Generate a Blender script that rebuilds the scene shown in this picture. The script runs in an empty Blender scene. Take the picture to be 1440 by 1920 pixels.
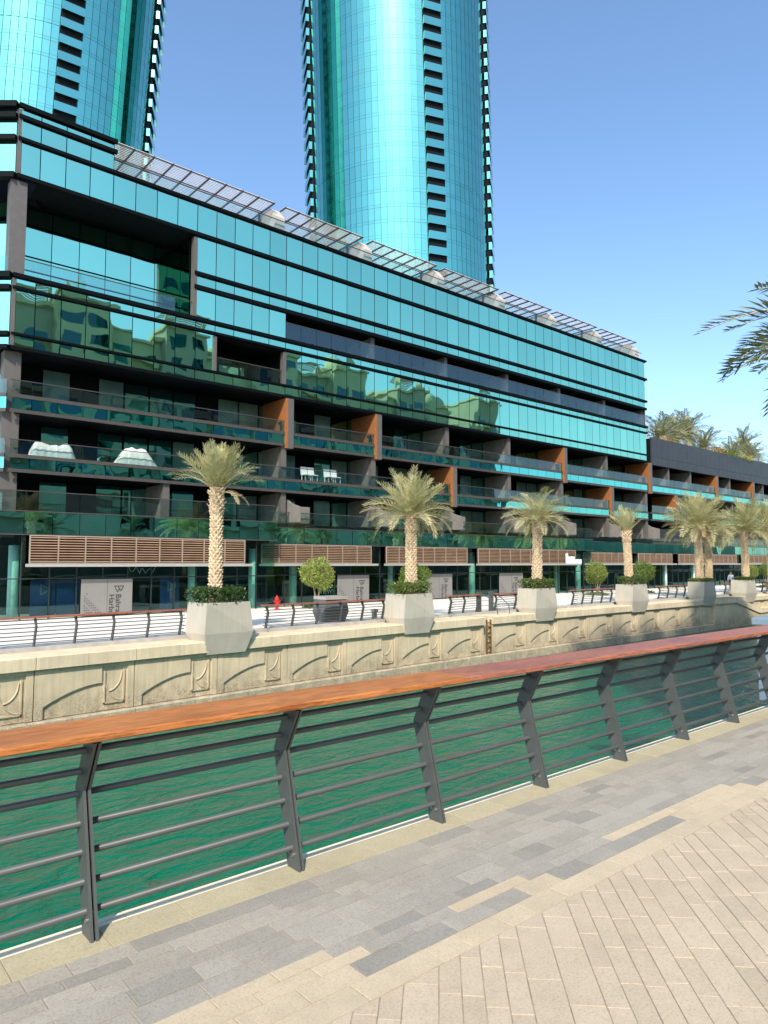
import bpy, bmesh, math, random
from mathutils import Vector, Matrix, Euler
random.seed(7)
R = math.radians
SC = bpy.context.scene
COL = SC.collection

# ------------------------------------------------------------------ camera, sky, sun, exposure
H = 1.75                                   # eye height above the near promenade
F = 1331.0                                 # focal length in pixels of the 1440x1920 photograph
PSI = math.atan((2265 - 720) / F)          # angle from the view axis to the quay direction (+X)
TH = math.atan((1056 - 960) / F)           # upward pitch
cam = bpy.data.objects.new('camera', bpy.data.cameras.new('camera'))
COL.objects.link(cam)
cam.location = (0, 0, H)
cam.rotation_euler = (R(90) + TH, 0, PSI - R(90))
cam.data.sensor_fit = 'VERTICAL'
cam.data.sensor_height = 36.0
cam.data.lens = 36.0 * F / 1920.0
cam.data.clip_start = 0.05
cam.data.clip_end = 3000
SC.camera = cam

SUN_EL = R(43.0)
SUN_HEAD = R(44.25)                        # horizontal heading of the sunlight, from +X
SC.world = bpy.data.worlds.new('World')
SC.world.use_nodes = True
wn = SC.world.node_tree
bg = wn.nodes['Background']
sky = wn.nodes.new('ShaderNodeTexSky')
sky.sky_type = 'NISHITA'
sky.sun_disc = False
sky.sun_elevation = SUN_EL
sky.sun_rotation = R(90) - (SUN_HEAD + math.pi)
sky.altitude = 0
sky.air_density = 1.0
sky.dust_density = 1.2
sky.ozone_density = 2.0
tintn = wn.nodes.new('ShaderNodeMix'); tintn.data_type = 'RGBA'; tintn.blend_type = 'MULTIPLY'
tintn.inputs[0].default_value = 1.0
tintn.inputs[7].default_value = (0.87, 0.985, 1.04, 1)      # clearer, less violet blue over the whole sky
wn.links.new(sky.outputs[0], tintn.inputs[6])
wn.links.new(tintn.outputs[2], bg.inputs[0])
bg.inputs[1].default_value = 0.15
sun = bpy.data.objects.new('sun', bpy.data.lights.new('sun', 'SUN'))
COL.objects.link(sun)
sun.data.energy = 3.0
sun.data.angle = R(0.53)
sun.data.color = (1.0, 0.91, 0.77)
sun.rotation_euler = Vector((math.cos(SUN_HEAD) * math.cos(SUN_EL), math.sin(SUN_HEAD) * math.cos(SUN_EL),
                             -math.sin(SUN_EL))).to_track_quat('-Z', 'Y').to_euler()
sun.location = (-40, -40, 60)
SC.view_settings.view_transform = 'Standard'
SC.view_settings.look = 'None'
SC.view_settings.exposure = 0.88
SC.view_settings.gamma = 1.0
SC.view_settings.use_curve_mapping = False

# pixel of the photograph -> point on a known plane (ground, facade, wall)
FW = Vector((math.cos(PSI) * math.cos(TH), math.sin(PSI) * math.cos(TH), math.sin(TH)))
RT = Vector((math.sin(PSI), -math.cos(PSI), 0))
UP = RT.cross(FW)
EYE = Vector((0, 0, H))
def ray(x, y): return FW + RT * ((x - 720) / F) + UP * ((960 - y) / F)
def onz(x, y, z): d = ray(x, y); return EYE + d * ((z - H) / d.z)
def ony(x, y, Y): d = ray(x, y); return EYE + d * (Y / d.y)

# ------------------------------------------------------------------ mesh helpers
class MB:
    def __init__(s): s.v = []; s.f = []
    def add(s, vs, fs):
        o = len(s.v); s.v += [tuple(p) for p in vs]; s.f += [tuple(i + o for i in f) for f in fs]; return s
    def box(s, x0, x1, y0, y1, z0, z1):
        return s.add([(x0,y0,z0),(x1,y0,z0),(x1,y1,z0),(x0,y1,z0),(x0,y0,z1),(x1,y0,z1),(x1,y1,z1),(x0,y1,z1)],
                     [(3,2,1,0),(4,5,6,7),(0,1,5,4),(1,2,6,5),(2,3,7,6),(3,0,4,7)])
    def cbox(s, x0, x1, y0, y1, z0, z1, c):          # box with its top edges chamfered
        return s.add([(x0,y0,z0),(x1,y0,z0),(x1,y1,z0),(x0,y1,z0),(x0,y0,z1-c),(x1,y0,z1-c),(x1,y1,z1-c),(x0,y1,z1-c),
                      (x0+c,y0+c,z1),(x1-c,y0+c,z1),(x1-c,y1-c,z1),(x0+c,y1-c,z1)],
                     [(0,1,5,4),(1,2,6,5),(2,3,7,6),(3,0,4,7),(4,5,9,8),(5,6,10,9),(6,7,11,10),(7,4,8,11),(8,9,10,11)])
    def prism_x(s, prof, x0, x1):                    # profile in (y, z), extruded along x
        n = len(prof)
        return s.add([(x0, a, b) for a, b in prof] + [(x1, a, b) for a, b in prof],
                     [tuple(range(n))[::-1], tuple(range(n, 2*n))] + [(i, (i+1) % n, n+(i+1) % n, n+i) for i in range(n)])
    def prism_y(s, prof, y0, y1):                    # profile in (x, z)
        n = len(prof)
        return s.add([(a, y0, b) for a, b in prof] + [(a, y1, b) for a, b in prof],
                     [tuple(range(n)), tuple(range(n, 2*n))[::-1]] + [((i+1) % n, i, n+i, n+(i+1) % n) for i in range(n)])
    def prism_z(s, prof, z0, z1, c=0.0):             # profile in (x, y), counter-clockwise; c = chamfer towards the centre
        n = len(prof)
        if c:
            cx = sum(p[0] for p in prof)/n; cy = sum(p[1] for p in prof)/n
            r = max(0.02, sum(math.hypot(p[0]-cx, p[1]-cy) for p in prof)/n)
            k = 1 - c*1.3/r
            top = [(cx+(a-cx)*k, cy+(b-cy)*k) for a, b in prof]
            vs = [(a, b, z0) for a, b in prof] + [(a, b, z1-c) for a, b in prof] + [(a, b, z1) for a, b in top]
            fs = [(i, (i+1) % n, n+(i+1) % n, n+i) for i in range(n)] + [(n+i, n+(i+1) % n, 2*n+(i+1) % n, 2*n+i) for i in range(n)]
            fs.append(tuple(range(2*n, 3*n)))
            return s.add(vs, fs)
        return s.add([(a, b, z0) for a, b in prof] + [(a, b, z1) for a, b in prof],
                     [tuple(range(n))[::-1], tuple(range(n, 2*n))] + [(i, (i+1) % n, n+(i+1) % n, n+i) for i in range(n)])
    def tube(s, pts, rad, n=8, cap=True):
        pts = [Vector(p) for p in pts]
        rs = rad if isinstance(rad, (list, tuple)) else [rad]*len(pts)
        vs = []; u = None
        for i, p in enumerate(pts):
            t = (pts[min(i+1, len(pts)-1)] - pts[max(i-1, 0)]).normalized()
            if u is None:
                u = t.orthogonal().normalized()
            u = (u - t * u.dot(t)).normalized(); w = t.cross(u)
            vs += [p + (u*math.cos(2*math.pi*k/n) + w*math.sin(2*math.pi*k/n))*rs[i] for k in range(n)]
        fs = [(i*n+k, i*n+(k+1) % n, (i+1)*n+(k+1) % n, (i+1)*n+k) for i in range(len(pts)-1) for k in range(n)]
        if cap:
            fs += [tuple(range(n))[::-1], tuple(range((len(pts)-1)*n, len(pts)*n))]
        return s.add(vs, fs)
    def lathe(s, prof, n=20, c=(0, 0, 0)):           # profile (r, z) about the vertical axis through c
        vs = [(c[0]+r*math.cos(2*math.pi*k/n), c[1]+r*math.sin(2*math.pi*k/n), c[2]+z) for r, z in prof for k in range(n)]
        m = len(prof)
        fs = [(i*n+k, i*n+(k+1) % n, (i+1)*n+(k+1) % n, (i+1)*n+k) for i in range(m-1) for k in range(n)]
        fs += [tuple(range(n))[::-1], tuple(range((m-1)*n, m*n))]
        return s.add(vs, fs)
    def mesh(s, name, mat=None, smooth=False):
        me = bpy.data.meshes.new(name); me.from_pydata(s.v, [], s.f)
        if mat: me.materials.append(mat)
        if smooth: me.polygons.foreach_set('use_smooth', [True]*len(me.polygons))
        if len(s.f) < 4000:
            bm = bmesh.new(); bm.from_mesh(me); bmesh.ops.recalc_face_normals(bm, faces=bm.faces); bm.to_mesh(me); bm.free()
        me.update(); return me

WORLD = {}                                           # world position of unrotated parents
def link(name, me, parent=None, loc=(0, 0, 0), rot=None, scale=None, local=False):
    o = bpy.data.objects.new(name, me); COL.objects.link(o)
    o.location = loc
    if rot: o.rotation_euler = rot
    if scale: o.scale = scale
    if parent:
        o.parent = parent
        if not local: o.matrix_parent_inverse = Matrix.Translation(-WORLD[parent.name])
    WORLD[o.name] = Vector(loc)
    return o
def tag(o, label, cat, group=None):
    o['label'] = label; o['category'] = cat
    if group: o['group'] = group
    return o
def thing(name, label, cat, loc, group=None, rotz=0):
    o = link(name, None, loc=loc); o.rotation_euler = (0, 0, rotz); o.empty_display_size = 0.2
    return tag(o, label, cat, group)
def struct(name, me, **k):
    o = link(name, me, **k); o['kind'] = 'structure'; return o
def stuff(o): o['kind'] = 'stuff'; return o

# ------------------------------------------------------------------ materials
class NT:
    def __init__(s, name):
        s.m = bpy.data.materials.new(name); s.m.use_nodes = True; s.t = s.m.node_tree
        s.p = s.t.nodes['Principled BSDF']; s.out = s.t.nodes['Material Output']
        s.geo = None
    def n(s, typ, **k):
        x = s.t.nodes.new(typ)
        for a, b in k.items(): setattr(x, a, b)
        return x
    def l(s, a, b): s.t.links.new(a, b)
    def pos(s, scale=(1, 1, 1), rnd=0):
        g = s.n('ShaderNodeNewGeometry'); o = g.outputs['Position']
        if rnd:
            oi = s.n('ShaderNodeObjectInfo'); mm = s.n('ShaderNodeMath', operation='MULTIPLY'); s.l(oi.outputs['Random'], mm.inputs[0]); mm.inputs[1].default_value = rnd
            ad = s.n('ShaderNodeVectorMath', operation='ADD'); s.l(o, ad.inputs[0]); s.l(mm.outputs[0], ad.inputs[1]); o = ad.outputs[0]
        mp = s.n('ShaderNodeMapping'); mp.inputs['Scale'].default_value = scale; s.l(o, mp.inputs['Vector'])
        return mp.outputs[0]
    def noise(s, vec, scale=5, detail=4, rough=.55, dist=0):
        x = s.n('ShaderNodeTexNoise'); x.inputs['Scale'].default_value = scale; x.inputs['Detail'].default_value = detail
        x.inputs['Roughness'].default_value = rough; x.inputs['Distortion'].default_value = dist; s.l(vec, x.inputs['Vector']); return x.outputs[0]
    def ramp(s, fac, stops):
        x = s.n('ShaderNodeValToRGB'); e = x.color_ramp.elements
        while len(e) < len(stops): e.new(.5)
        for i, (p, c) in enumerate(stops):
            e[i].position = p; e[i].color = (*c, 1) if isinstance(c, (tuple, list)) else (c, c, c, 1)
        s.l(fac, x.inputs[0]); return x.outputs[0]
    def mix(s, fac, a, b, mode='MIX'):
        x = s.n('ShaderNodeMix', data_type='RGBA', blend_type=mode)
        for sock, v in ((x.inputs[0], fac), (x.inputs[6], a), (x.inputs[7], b)):
            if isinstance(v, (int, float)): sock.default_value = v
            elif isinstance(v, (tuple, list)): sock.default_value = (*v, 1)
            else: s.l(v, sock)
        return x.outputs[2]
    def math(s, op, a, b=0.0):
        x = s.n('ShaderNodeMath', operation=op)
        for sock, v in ((x.inputs[0], a), (x.inputs[1], b)):
            if isinstance(v, (int, float)): sock.default_value = v
            else: s.l(v, sock)
        return x.outputs[0]
    def rnd(s): return s.n('ShaderNodeObjectInfo').outputs['Random']
    def bump(s, h, dist=.01, strength=1.0):
        b = s.n('ShaderNodeBump'); b.inputs['Distance'].default_value = dist; b.inputs['Strength'].default_value = strength
        s.l(h, b.inputs['Height']); s.l(b.outputs[0], s.p.inputs['Normal']); return b
    def col(s, c):
        if isinstance(c, (tuple, list)): s.p.inputs['Base Color'].default_value = (*c, 1)
        else: s.l(c, s.p.inputs['Base Color'])
    def set(s, rough=.5, metal=0, spec=.5, ior=None):
        s.p.inputs['Roughness'].default_value = rough; s.p.inputs['Metallic'].default_value = metal
        s.p.inputs['Specular IOR Level'].default_value = spec
        if ior: s.p.inputs['IOR'].default_value = ior

def flat(name, c, rough=.55, metal=0, var=.12, vs=3, bump=0, bs=40, rnd=0.0, spec=.4):
    t = NT(name); v = t.pos()
    a = t.noise(v, vs, 5)
    colr = t.mix(t.ramp(a, [(.3, 0.0), (.7, 1.0)]), tuple(x*(1-var) for x in c), tuple(min(1, x*(1+var)) for x in c))
    if rnd:
        hs = t.n('ShaderNodeHueSaturation'); t.l(colr, hs.inputs['Color'])
        t.l(t.math('ADD', t.math('MULTIPLY', t.rnd(), 2*rnd), 1-rnd), hs.inputs['Value']); colr = hs.outputs[0]
    t.col(colr); t.set(rough, metal, spec)
    if bump: t.bump(t.noise(v, bs, 5), bump)
    return t.m

def mirror_glass(name, tint, wave=.010, rough=.015, ws=.55, jitter=.14):
    t = NT(name)
    hs = t.n('ShaderNodeHueSaturation'); hs.inputs['Color'].default_value = (*tint, 1)
    t.l(t.math('ADD', t.math('MULTIPLY', t.rnd(), jitter), 1-jitter/2), hs.inputs['Value'])
    t.col(hs.outputs[0]); t.set(rough, 1.0)
    t.bump(t.noise(t.pos(rnd=200), ws, 1.0, .4), wave)
    return t.m
def clear_glass(name, tint, refl, wave=.004, coat=(.5, .85, .8), rough=.01):
    t = NT(name)
    tr = t.n('ShaderNodeBsdfTransparent'); tr.inputs[0].default_value = (*tint, 1)
    gl = t.n('ShaderNodeBsdfGlossy'); gl.inputs[0].default_value = (*coat, 1); gl.inputs['Roughness'].default_value = rough
    b = t.n('ShaderNodeBump'); b.inputs['Distance'].default_value = wave; t.l(t.noise(t.pos(rnd=200), .6, 1.0, .4), b.inputs['Height'])
    t.l(b.outputs[0], gl.inputs['Normal'])
    fr = t.n('ShaderNodeFresnel'); fr.inputs[0].default_value = 1.5
    fac = t.math('ADD', t.math('MULTIPLY', fr.outputs[0], 1-refl), refl)
    fac = t.math('MULTIPLY', fac, t.math('SUBTRACT', 1.0, t.n('ShaderNodeNewGeometry').outputs['Backfacing']))   # leaving the pane: no second mirror
    mx = t.n('ShaderNodeMixShader'); t.l(fac, mx.inputs[0]); t.l(tr.outputs[0], mx.inputs[1]); t.l(gl.outputs[0], mx.inputs[2])
    t.l(mx.outputs[0], t.out.inputs[0]); return t.m
def leaf(name, c1, c2, rough=.5, trans=.25):
    t = NT(name); v = t.pos()
    f = t.math('MULTIPLY', t.math('ADD', t.noise(v, 9, 3), t.rnd()), .5)
    colr = t.mix(t.ramp(f, [(.3, 0.0), (.7, 1.0)]), c1, c2)
    t.col(colr); t.set(rough, 0, .35)
    tl = t.n('ShaderNodeBsdfTranslucent'); t.l(colr, tl.inputs[0])
    mx = t.n('ShaderNodeMixShader'); mx.inputs[0].default_value = trans
    t.l(t.p.outputs[0], mx.inputs[1]); t.l(tl.outputs[0], mx.inputs[2]); t.l(mx.outputs[0], t.out.inputs[0]); return t.m

G = {}
G['facade'] = mirror_glass('teal_reflective_glass', (.36, .77, .55))
G['spandrel'] = mirror_glass('teal_spandrel_glass', (.34, .73, .52))
G['fascia'] = mirror_glass('balcony_fascia_glass', (.16, .60, .53), wave=.011, ws=.9)
G['tower'] = mirror_glass('tower_glass', (.20, .54, .45), wave=.003, rough=.11, ws=.15, jitter=.12)
G['towercore'] = flat('tower_joint', (.06, .22, .22), .4, .6, .1)
G['window'] = mirror_glass('recessed_window_glass', (.22, .62, .54), wave=.006, ws=.8)
G['curtain'] = flat('pale_curtain_behind_glass', (.20, .36, .32), .12, .35, .15, 2, spec=.6)  # paler, less mirror-like panes mixed among the recessed windows
G['greenside'] = mirror_glass('green_side_glass', (.04, .62, .46), wave=.004)
G['balustrade'] = clear_glass('clear_balustrade_glass', (.80, .88, .87), .10, coat=(.7, .85, .85))
G['roofglass'] = clear_glass('roof_balustrade_glass', (.86, .92, .91), .06)
G['shop'] = clear_glass('shop_glass', (.66, .84, .80), .05)
G['fin'] = flat('black_fin_metal', (.003, .005, .006), .6, .0, .1, spec=.08)
G['mull'] = flat('dark_mullion', (.03, .04, .04), .4, .3)
G['slab'] = flat('grey_slab_edge', (.075, .068, .062), .5, .1, .1, spec=.25)
G['dark'] = flat('dark_recess_paint', (.007, .009, .011), .8, 0, .2, spec=.1)  # near-black for cores and backs; on tower balconies it paints the shade
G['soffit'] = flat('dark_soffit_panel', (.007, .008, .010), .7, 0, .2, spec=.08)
G['column'] = flat('bronze_grey_cladding', (.14, .125, .115), .45, .2, .08)
G['partition'] = flat('grey_partition_render', (.20, .18, .16), .8, 0, .15, 2)
t = NT('rust_steel'); v = t.pos(); a = t.noise(v, 3, 6, .65); b2 = t.noise(t.pos((6, 6, 1.0)), 3, 4)
t.col(t.mix(t.ramp(b2, [(.35, 0.0), (.7, 1.0)]), t.mix(a, (.17, .06, .022), (.42, .165, .055)), (.34, .125, .042))); t.set(.8, 0, .2); t.bump(a, .01); G['corten'] = t.m
G['annex'] = flat('charcoal_panel', (.045, .05, .058), .5, .1, .12, 1.2)
G['slat'] = flat('bronze_timber_slat', (.42, .27, .17), .5, 0, .15, 2, rnd=.1)
G['slatframe'] = flat('taupe_louvre_frame', (.36, .30, .25), .5, .1, .08)
G['redback'] = flat('dark_red_backing', (.035, .008, .006), .7, 0, .5, 2)
G['ledge'] = flat('pale_metal_ledge', (.42, .40, .37), .45, .2, .06)
G['hoard'] = flat('pale_hoarding_board', (.215, .205, .195), .7, 0, .04, 1)
G['ink'] = flat('black_print', (.012, .012, .013), .7, 0, 0)
G['poster'] = flat('navy_poster', (.008, .022, .09), .5, 0, .5, 1.2)
G['white'] = flat('white_paint', (.78, .78, .76), .5, 0, .04)
G['mint'] = flat('white_column_render', (.66, .74, .71), .7, 0, .04)
G['steel'] = flat('grey_railing_paint', (.085, .094, .092), .45, .1, .10, 6, spec=.4)
G['bolt'] = flat('steel_bolt', (.55, .52, .47), .3, .9, .1)
G['concrete'] = flat('roof_concrete', (.46, .43, .39), .85, 0, .12, 2, .004)
G['pslat'] = flat('pergola_slat', (.85, .80, .76), .6, 0, .06, 2)
G['pbeam'] = flat('pergola_beam', (.05, .045, .045), .5, .3, .1)
G['cloth'] = flat('white_cover_cloth', (.74, .71, .68), .9, 0, .05, 4)
G['red'] = flat('red_hydrant_paint', (.62, .02, .025), .35, 0, .1, 8)
G['rust'] = flat('rusty_iron', (.17, .10, .05), .8, .1, .5, 14, .01, 30)
G['skin'] = flat('skin', (.42, .24, .16), .6, 0, .05)
G['shirt'] = flat('white_shirt', (.70, .68, .74), .85, 0, .06)
G['trousers'] = flat('dark_trousers', (.05, .05, .06), .85, 0, .1)
G['hair'] = flat('dark_hair', (.02, .016, .012), .6, 0, .1)
G['bark'] = flat('tree_bark', (.26, .20, .13), .9, 0, .3, 12, .01, 30)
G['trunk'] = flat('palm_trunk_fibre', (.58, .44, .29), .95, 0, .35, 9, .01, 40)
G['palm'] = leaf('date_palm_leaflet', (.36, .36, .15), (.60, .54, .30), .5, .25)
G['palm2'] = leaf('dark_palm_leaflet', (.15, .18, .085), (.36, .36, .20), .5, .25)
G['drypalm'] = leaf('dry_palm_leaflet', (.44, .29, .16), (.56, .42, .26), .7, .1)
G['rachis'] = flat('palm_rib', (.52, .46, .26), .6, 0, .15, 5)
G['topiary'] = leaf('clipped_tree_leaf', (.13, .19, .035), (.33, .38, .09), .5, .25)
G['hedge'] = leaf('dark_hedge_leaf', (.04, .085, .018), (.16, .20, .05), .4, .2)
G['shrub'] = leaf('bright_shrub_leaf', (.12, .2, .03), (.36, .36, .07), .5, .25)
G['flower'] = leaf('orange_flower_leaf', (.50, .18, .04), (.30, .22, .05), .5, .2)

# timber handrail: long grain, reddish variation
def wood(name, c1, c2, c3):
    t = NT(name); g = t.noise(t.pos((.8, 10, 10), rnd=20), 3.0, 8, .75, .5); f = t.noise(t.pos((2.2, 34, 34), rnd=9), 2.4, 6, .8); big = t.noise(t.pos((.8, 3, 3), rnd=20), 1.6, 4)
    c = t.mix(t.ramp(g, [(.30, 0.0), (.68, 1.0)]), c1, c2); c = t.mix(t.ramp(big, [(.35, 0.0), (.75, .8)]), c, c3)
    c = t.mix(t.ramp(f, [(.38, .7), (.54, 0.0)]), c, tuple(x*.35 for x in c1))
    t.col(c); t.set(.42, 0, .4); t.l(t.ramp(g, [(.2, .34), (.8, .55)]), t.p.inputs['Roughness']); t.bump(f, .0018); return t.m
G['wood1'] = wood('orange_timber', (.30, .085, .02), (.58, .205, .055), (.66, .27, .085))
G['wood2'] = wood('purple_brown_timber', (.19, .06, .042), (.42, .155, .115), (.55, .20, .10))
G['wood3'] = wood('red_timber', (.25, .06, .022), (.55, .19, .085), (.46, .17, .10))

# stone quay wall: pale limestone, water streaks, pitted towards the tide line
def stone(name, c, pit=1.0):
    t = NT(name); v = t.pos()
    big = t.noise(v, .9, 5, .6); streak = t.noise(t.pos((5, 5, .35)), 1.5, 5, .6); fine = t.noise(v, 28, 5, .7)
    colr = t.mix(t.ramp(big, [(.3, 0.0), (.75, 1.0)]), tuple(x*.8 for x in c), tuple(min(1, x*1.1) for x in c))
    colr = t.mix(t.ramp(streak, [(.45, 0.0), (.72, .55)]), colr, (c[0]*.62, c[1]*.62, c[2]*.66))
    sx = t.n('ShaderNodeSeparateXYZ'); g = t.n('ShaderNodeNewGeometry'); t.l(g.outputs['Position'], sx.inputs[0])
    mr = t.n('ShaderNodeMapRange'); t.l(sx.outputs[2], mr.inputs[0]); mr.inputs[1].default_value = -2.0; mr.inputs[2].default_value = -3.0; mr.inputs[3].default_value = 0; mr.inputs[4].default_value = pit
    pm = t.math('MULTIPLY', t.ramp(t.noise(v, 22, 4, .7), [(.44, 1.0), (.56, 0.0)]), mr.outputs[0])
    pm2 = t.math('MULTIPLY', pm, t.ramp(t.noise(v, 3.0, 3), [(.35, .3), (.6, 1.0)]))
    colr = t.mix(pm2, colr, (c[0]*.46, c[1]*.45, c[2]*.44))
    t.col(colr); t.set(.9, 0, .2)
    t.bump(t.math('SUBTRACT', fine, t.math('MULTIPLY', pm2, 1.5)), .012); return t.m
G['stone'] = stone('limestone_panel', (.66, .545, .37))
G['coping'] = stone('limestone_coping', (.74, .61, .42), .0)
G['base'] = stone('tidal_stone', (.60, .51, .36), .8)
t = NT('planter_concrete'); v = t.pos()
st = t.noise(t.pos((7, 7, .3)), 1.3, 5, .62); big = t.noise(v, .8, 4)
c = t.mix(t.ramp(big, [(.3, 0.0), (.7, 1.0)]), (.44, .40, .335), (.53, .485, .41)); c = t.mix(t.ramp(st, [(.48, 0.0), (.75, .6)]), c, (.40, .34, .25))
t.col(c); t.set(.85, 0, .25); t.bump(t.noise(v, 40, 4), .003); G['planter'] = t.m
G['darkplanter'] = flat('dark_grey_planter', (.10, .115, .12), .7, 0, .15, 3)

# paving
def paver(name, c, rnd, speck=.35):
    t = NT(name); v = t.pos(rnd=37)
    big = t.noise(v, 6, 5, .6); fine = t.noise(v, 85, 4, .8)
    hs = t.n('ShaderNodeHueSaturation'); hs.inputs['Color'].default_value = (*c, 1)
    t.l(t.math('ADD', t.math('MULTIPLY', t.rnd(), 2*rnd), 1-rnd), hs.inputs['Value'])
    colr = t.mix(t.ramp(big, [(.35, 0.0), (.7, .4)]), hs.outputs[0], tuple(min(1, x*1.3) for x in c))
    colr = t.mix(t.ramp(fine, [(.36, speck*1.3), (.52, 0.0)]), colr, tuple(x*.45 for x in c))
    dirt = t.noise(t.pos(), 1.3, 6, .65)
    colr = t.mix(t.ramp(dirt, [(.52, 0.0), (.78, .30)]), colr, (c[0]*.62, c[1]*.59, c[2]*.54))
    t.col(colr); t.set(.88, 0, .25); t.bump(fine, .003); return t.m
G['pgrey'] = paver('grey_granite_paver', (.345, .315, .268), .11)
G['pdark'] = paver('dark_grey_paver', (.285, .265, .23), .08)
G['pbeige'] = paver('beige_paver', (.50, .412, .29), .06, .25)
G['pdiag'] = paver('sand_paver', (.48, .39, .285), .07, .28)
G['pedge'] = paver('yellow_edge_stone', (.43, .375, .25), .06, .32)
G['plip'] = paver('white_edge_lip', (.80, .70, .54), .03, .1)
G['sandjoint'] = flat('joint_sand', (.34, .28, .205), .95, 0, .3, 8, .003, 80)
G['ground'] = flat('town_ground', (.36, .32, .27), .9, 0, .15, .2)
G['prom'] = flat('pale_promenade', (.72, .665, .60), .85, 0, .08, .7)
G['kerb'] = flat('grey_kerb', (.42, .40, .37), .85, 0, .15, 3, .004)

# green canal water
t = NT('canal_water')
n1 = t.noise(t.pos((.75, 1.6, 1)), 1.15, 3, .5, .9); n2 = t.noise(t.pos((1.0, 1.5, 1)), 5.0, 4, .6, .8); n3 = t.noise(t.pos((1, 1.3, 1)), 17, 3, .6)
h = t.math('ADD', t.math('ADD', t.math('MULTIPLY', n1, 1.15), t.math('MULTIPLY', n2, .22)), t.math('MULTIPLY', n3, .02))
t.col(t.mix(t.noise(t.pos(), .25, 3), (.000, .088, .048), (.003, .142, .078))); t.set(.03, 0, .24, 1.333)
t.bump(h, .26); G['water'] = t.m

UNIT = {}
def unit(key):                                       # unit box, origin at its low corner, shared by all pieces of one material
    if key not in UNIT: UNIT[key] = MB().box(0, 1, 0, 1, 0, 1).mesh('unit_' + key, G[key])
    return UNIT[key]
def block(name, key, parent, x0, x1, y0, y1, z0, z1, rot=None):
    return link(name, unit(key), parent, (x0, y0, z0), rot, (x1-x0, y1-y0, z1-z0))
# ================================================================== SETTING: ground, water, near promenade
WATER_Z = -3.35
FAR_Z = -0.88                                        # far promenade level
RAIL = [(-60, 19.5), (-10, 23.1), (5, 24.3), (12, 24.88), (20, 25.5), (28, 26.0), (40, 26.45), (55, 26.85), (90, 27.4), (200, 29)]
def yr(x):                                           # line of the far railing
    for (a, b), (c, d) in zip(RAIL, RAIL[1:]):
        if x <= c: return b + (d-b)*(x-a)/(c-a)
    return RAIL[-1][1]
def yang(x): return math.atan2(yr(x+.5)-yr(x-.5), 1.0)
def atx(px, py, off):                                # X of a pixel on the line parallel to the far railing
    X = 20
    for _ in range(30): X = ony(px, py, yr(X)+off).x
    return X

struct('water', MB().add([(-500, -2, WATER_Z), (700, -2, WATER_Z), (700, 40, WATER_Z), (-500, 40, WATER_Z)], [(0, 1, 2, 3)]).mesh('water', G['water']))
struct('town_ground', MB().add([(-900, -900, -4.6), (1500, -900, -4.6), (1500, 1500, -4.6), (-900, 1500, -4.6)], [(0, 1, 2, 3)]).mesh('town_ground', G['ground']))
near = struct('near_promenade', MB().box(-500, 700, -300, 3.60, -4.55, -0.0045).mesh('near_promenade', G['sandjoint']))
struct('far_promenade', MB().prism_z([(x, yr(x)-.30) for x in range(-60, 200, 4)] + [(200, 420), (-60, 420)], -4.5, FAR_Z-.004).mesh('far_promenade', G['prom']))

def poly_clip(poly, a, b, c):                        # keep a*x + b*y <= c
    out = []
    for i in range(len(poly)):
        p, q = poly[i], poly[(i+1) % len(poly)]
        dp, dq = a*p[0]+b*p[1]-c, a*q[0]+b*q[1]-c
        if dp <= 0: out.append(p)
        if (dp < 0 < dq) or (dq < 0 < dp):
            k = dp/(dp-dq); out.append((p[0]+(q[0]-p[0])*k, p[1]+(q[1]-p[1])*k))
    return out
def in_view(x, y, m=60):
    v = Vector((x, y, 0)) - EYE; w = v.dot(FW)
    if w < .3: return False
    px = 720 + F*v.dot(RT)/w; py = 960 - F*v.dot(UP)/w
    return -m < px < 1440+m and py < 1920+m
GAP = .0022
rest = {k: MB() for k in ('pgrey', 'pdark', 'pbeige', 'pdiag', 'pedge')}
names = dict(pgrey='grey_paver', pdark='dark_paver', pbeige='beige_paver', pdiag='diagonal_paver', pedge='edge_stone')
cand = {k: [] for k in rest}
def pave(key, poly):
    poly = [tuple(p) for p in poly]
    if len(poly) < 3: return
    cx = sum(p[0] for p in poly)/len(poly); cy = sum(p[1] for p in poly)/len(poly)
    cand[key].append((math.hypot(cx, cy), cx, cy, poly))
rows = [(3.371, 3.252), (3.252, 3.169), (3.169, 3.081), (3.081, 2.993), (2.993, 2.863), (2.863, 2.727), (2.727, 2.643), (2.643, 2.557), (2.557, 2.432), (2.432, 2.292)]
rr = random.Random(11)
def beige_at(r, x):
    if r == 9: return True
    if r == 6: return x < 1.985
    if r == 7: return x < 2.135 or 2.70 < x < 3.26 or 4.11 < x < 5.80 or 7.4 < x < 8.1
    if r == 8: return x < 2.0 or 3.13 < x < 3.42 or 4.835 < x < 5.95 or 7.1 < x < 8.6
    return False
starts = {6: 1.985, 7: 2.135, 8: 2.0, 5: 2.107, 4: 2.232, 9: 1.86}
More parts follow.
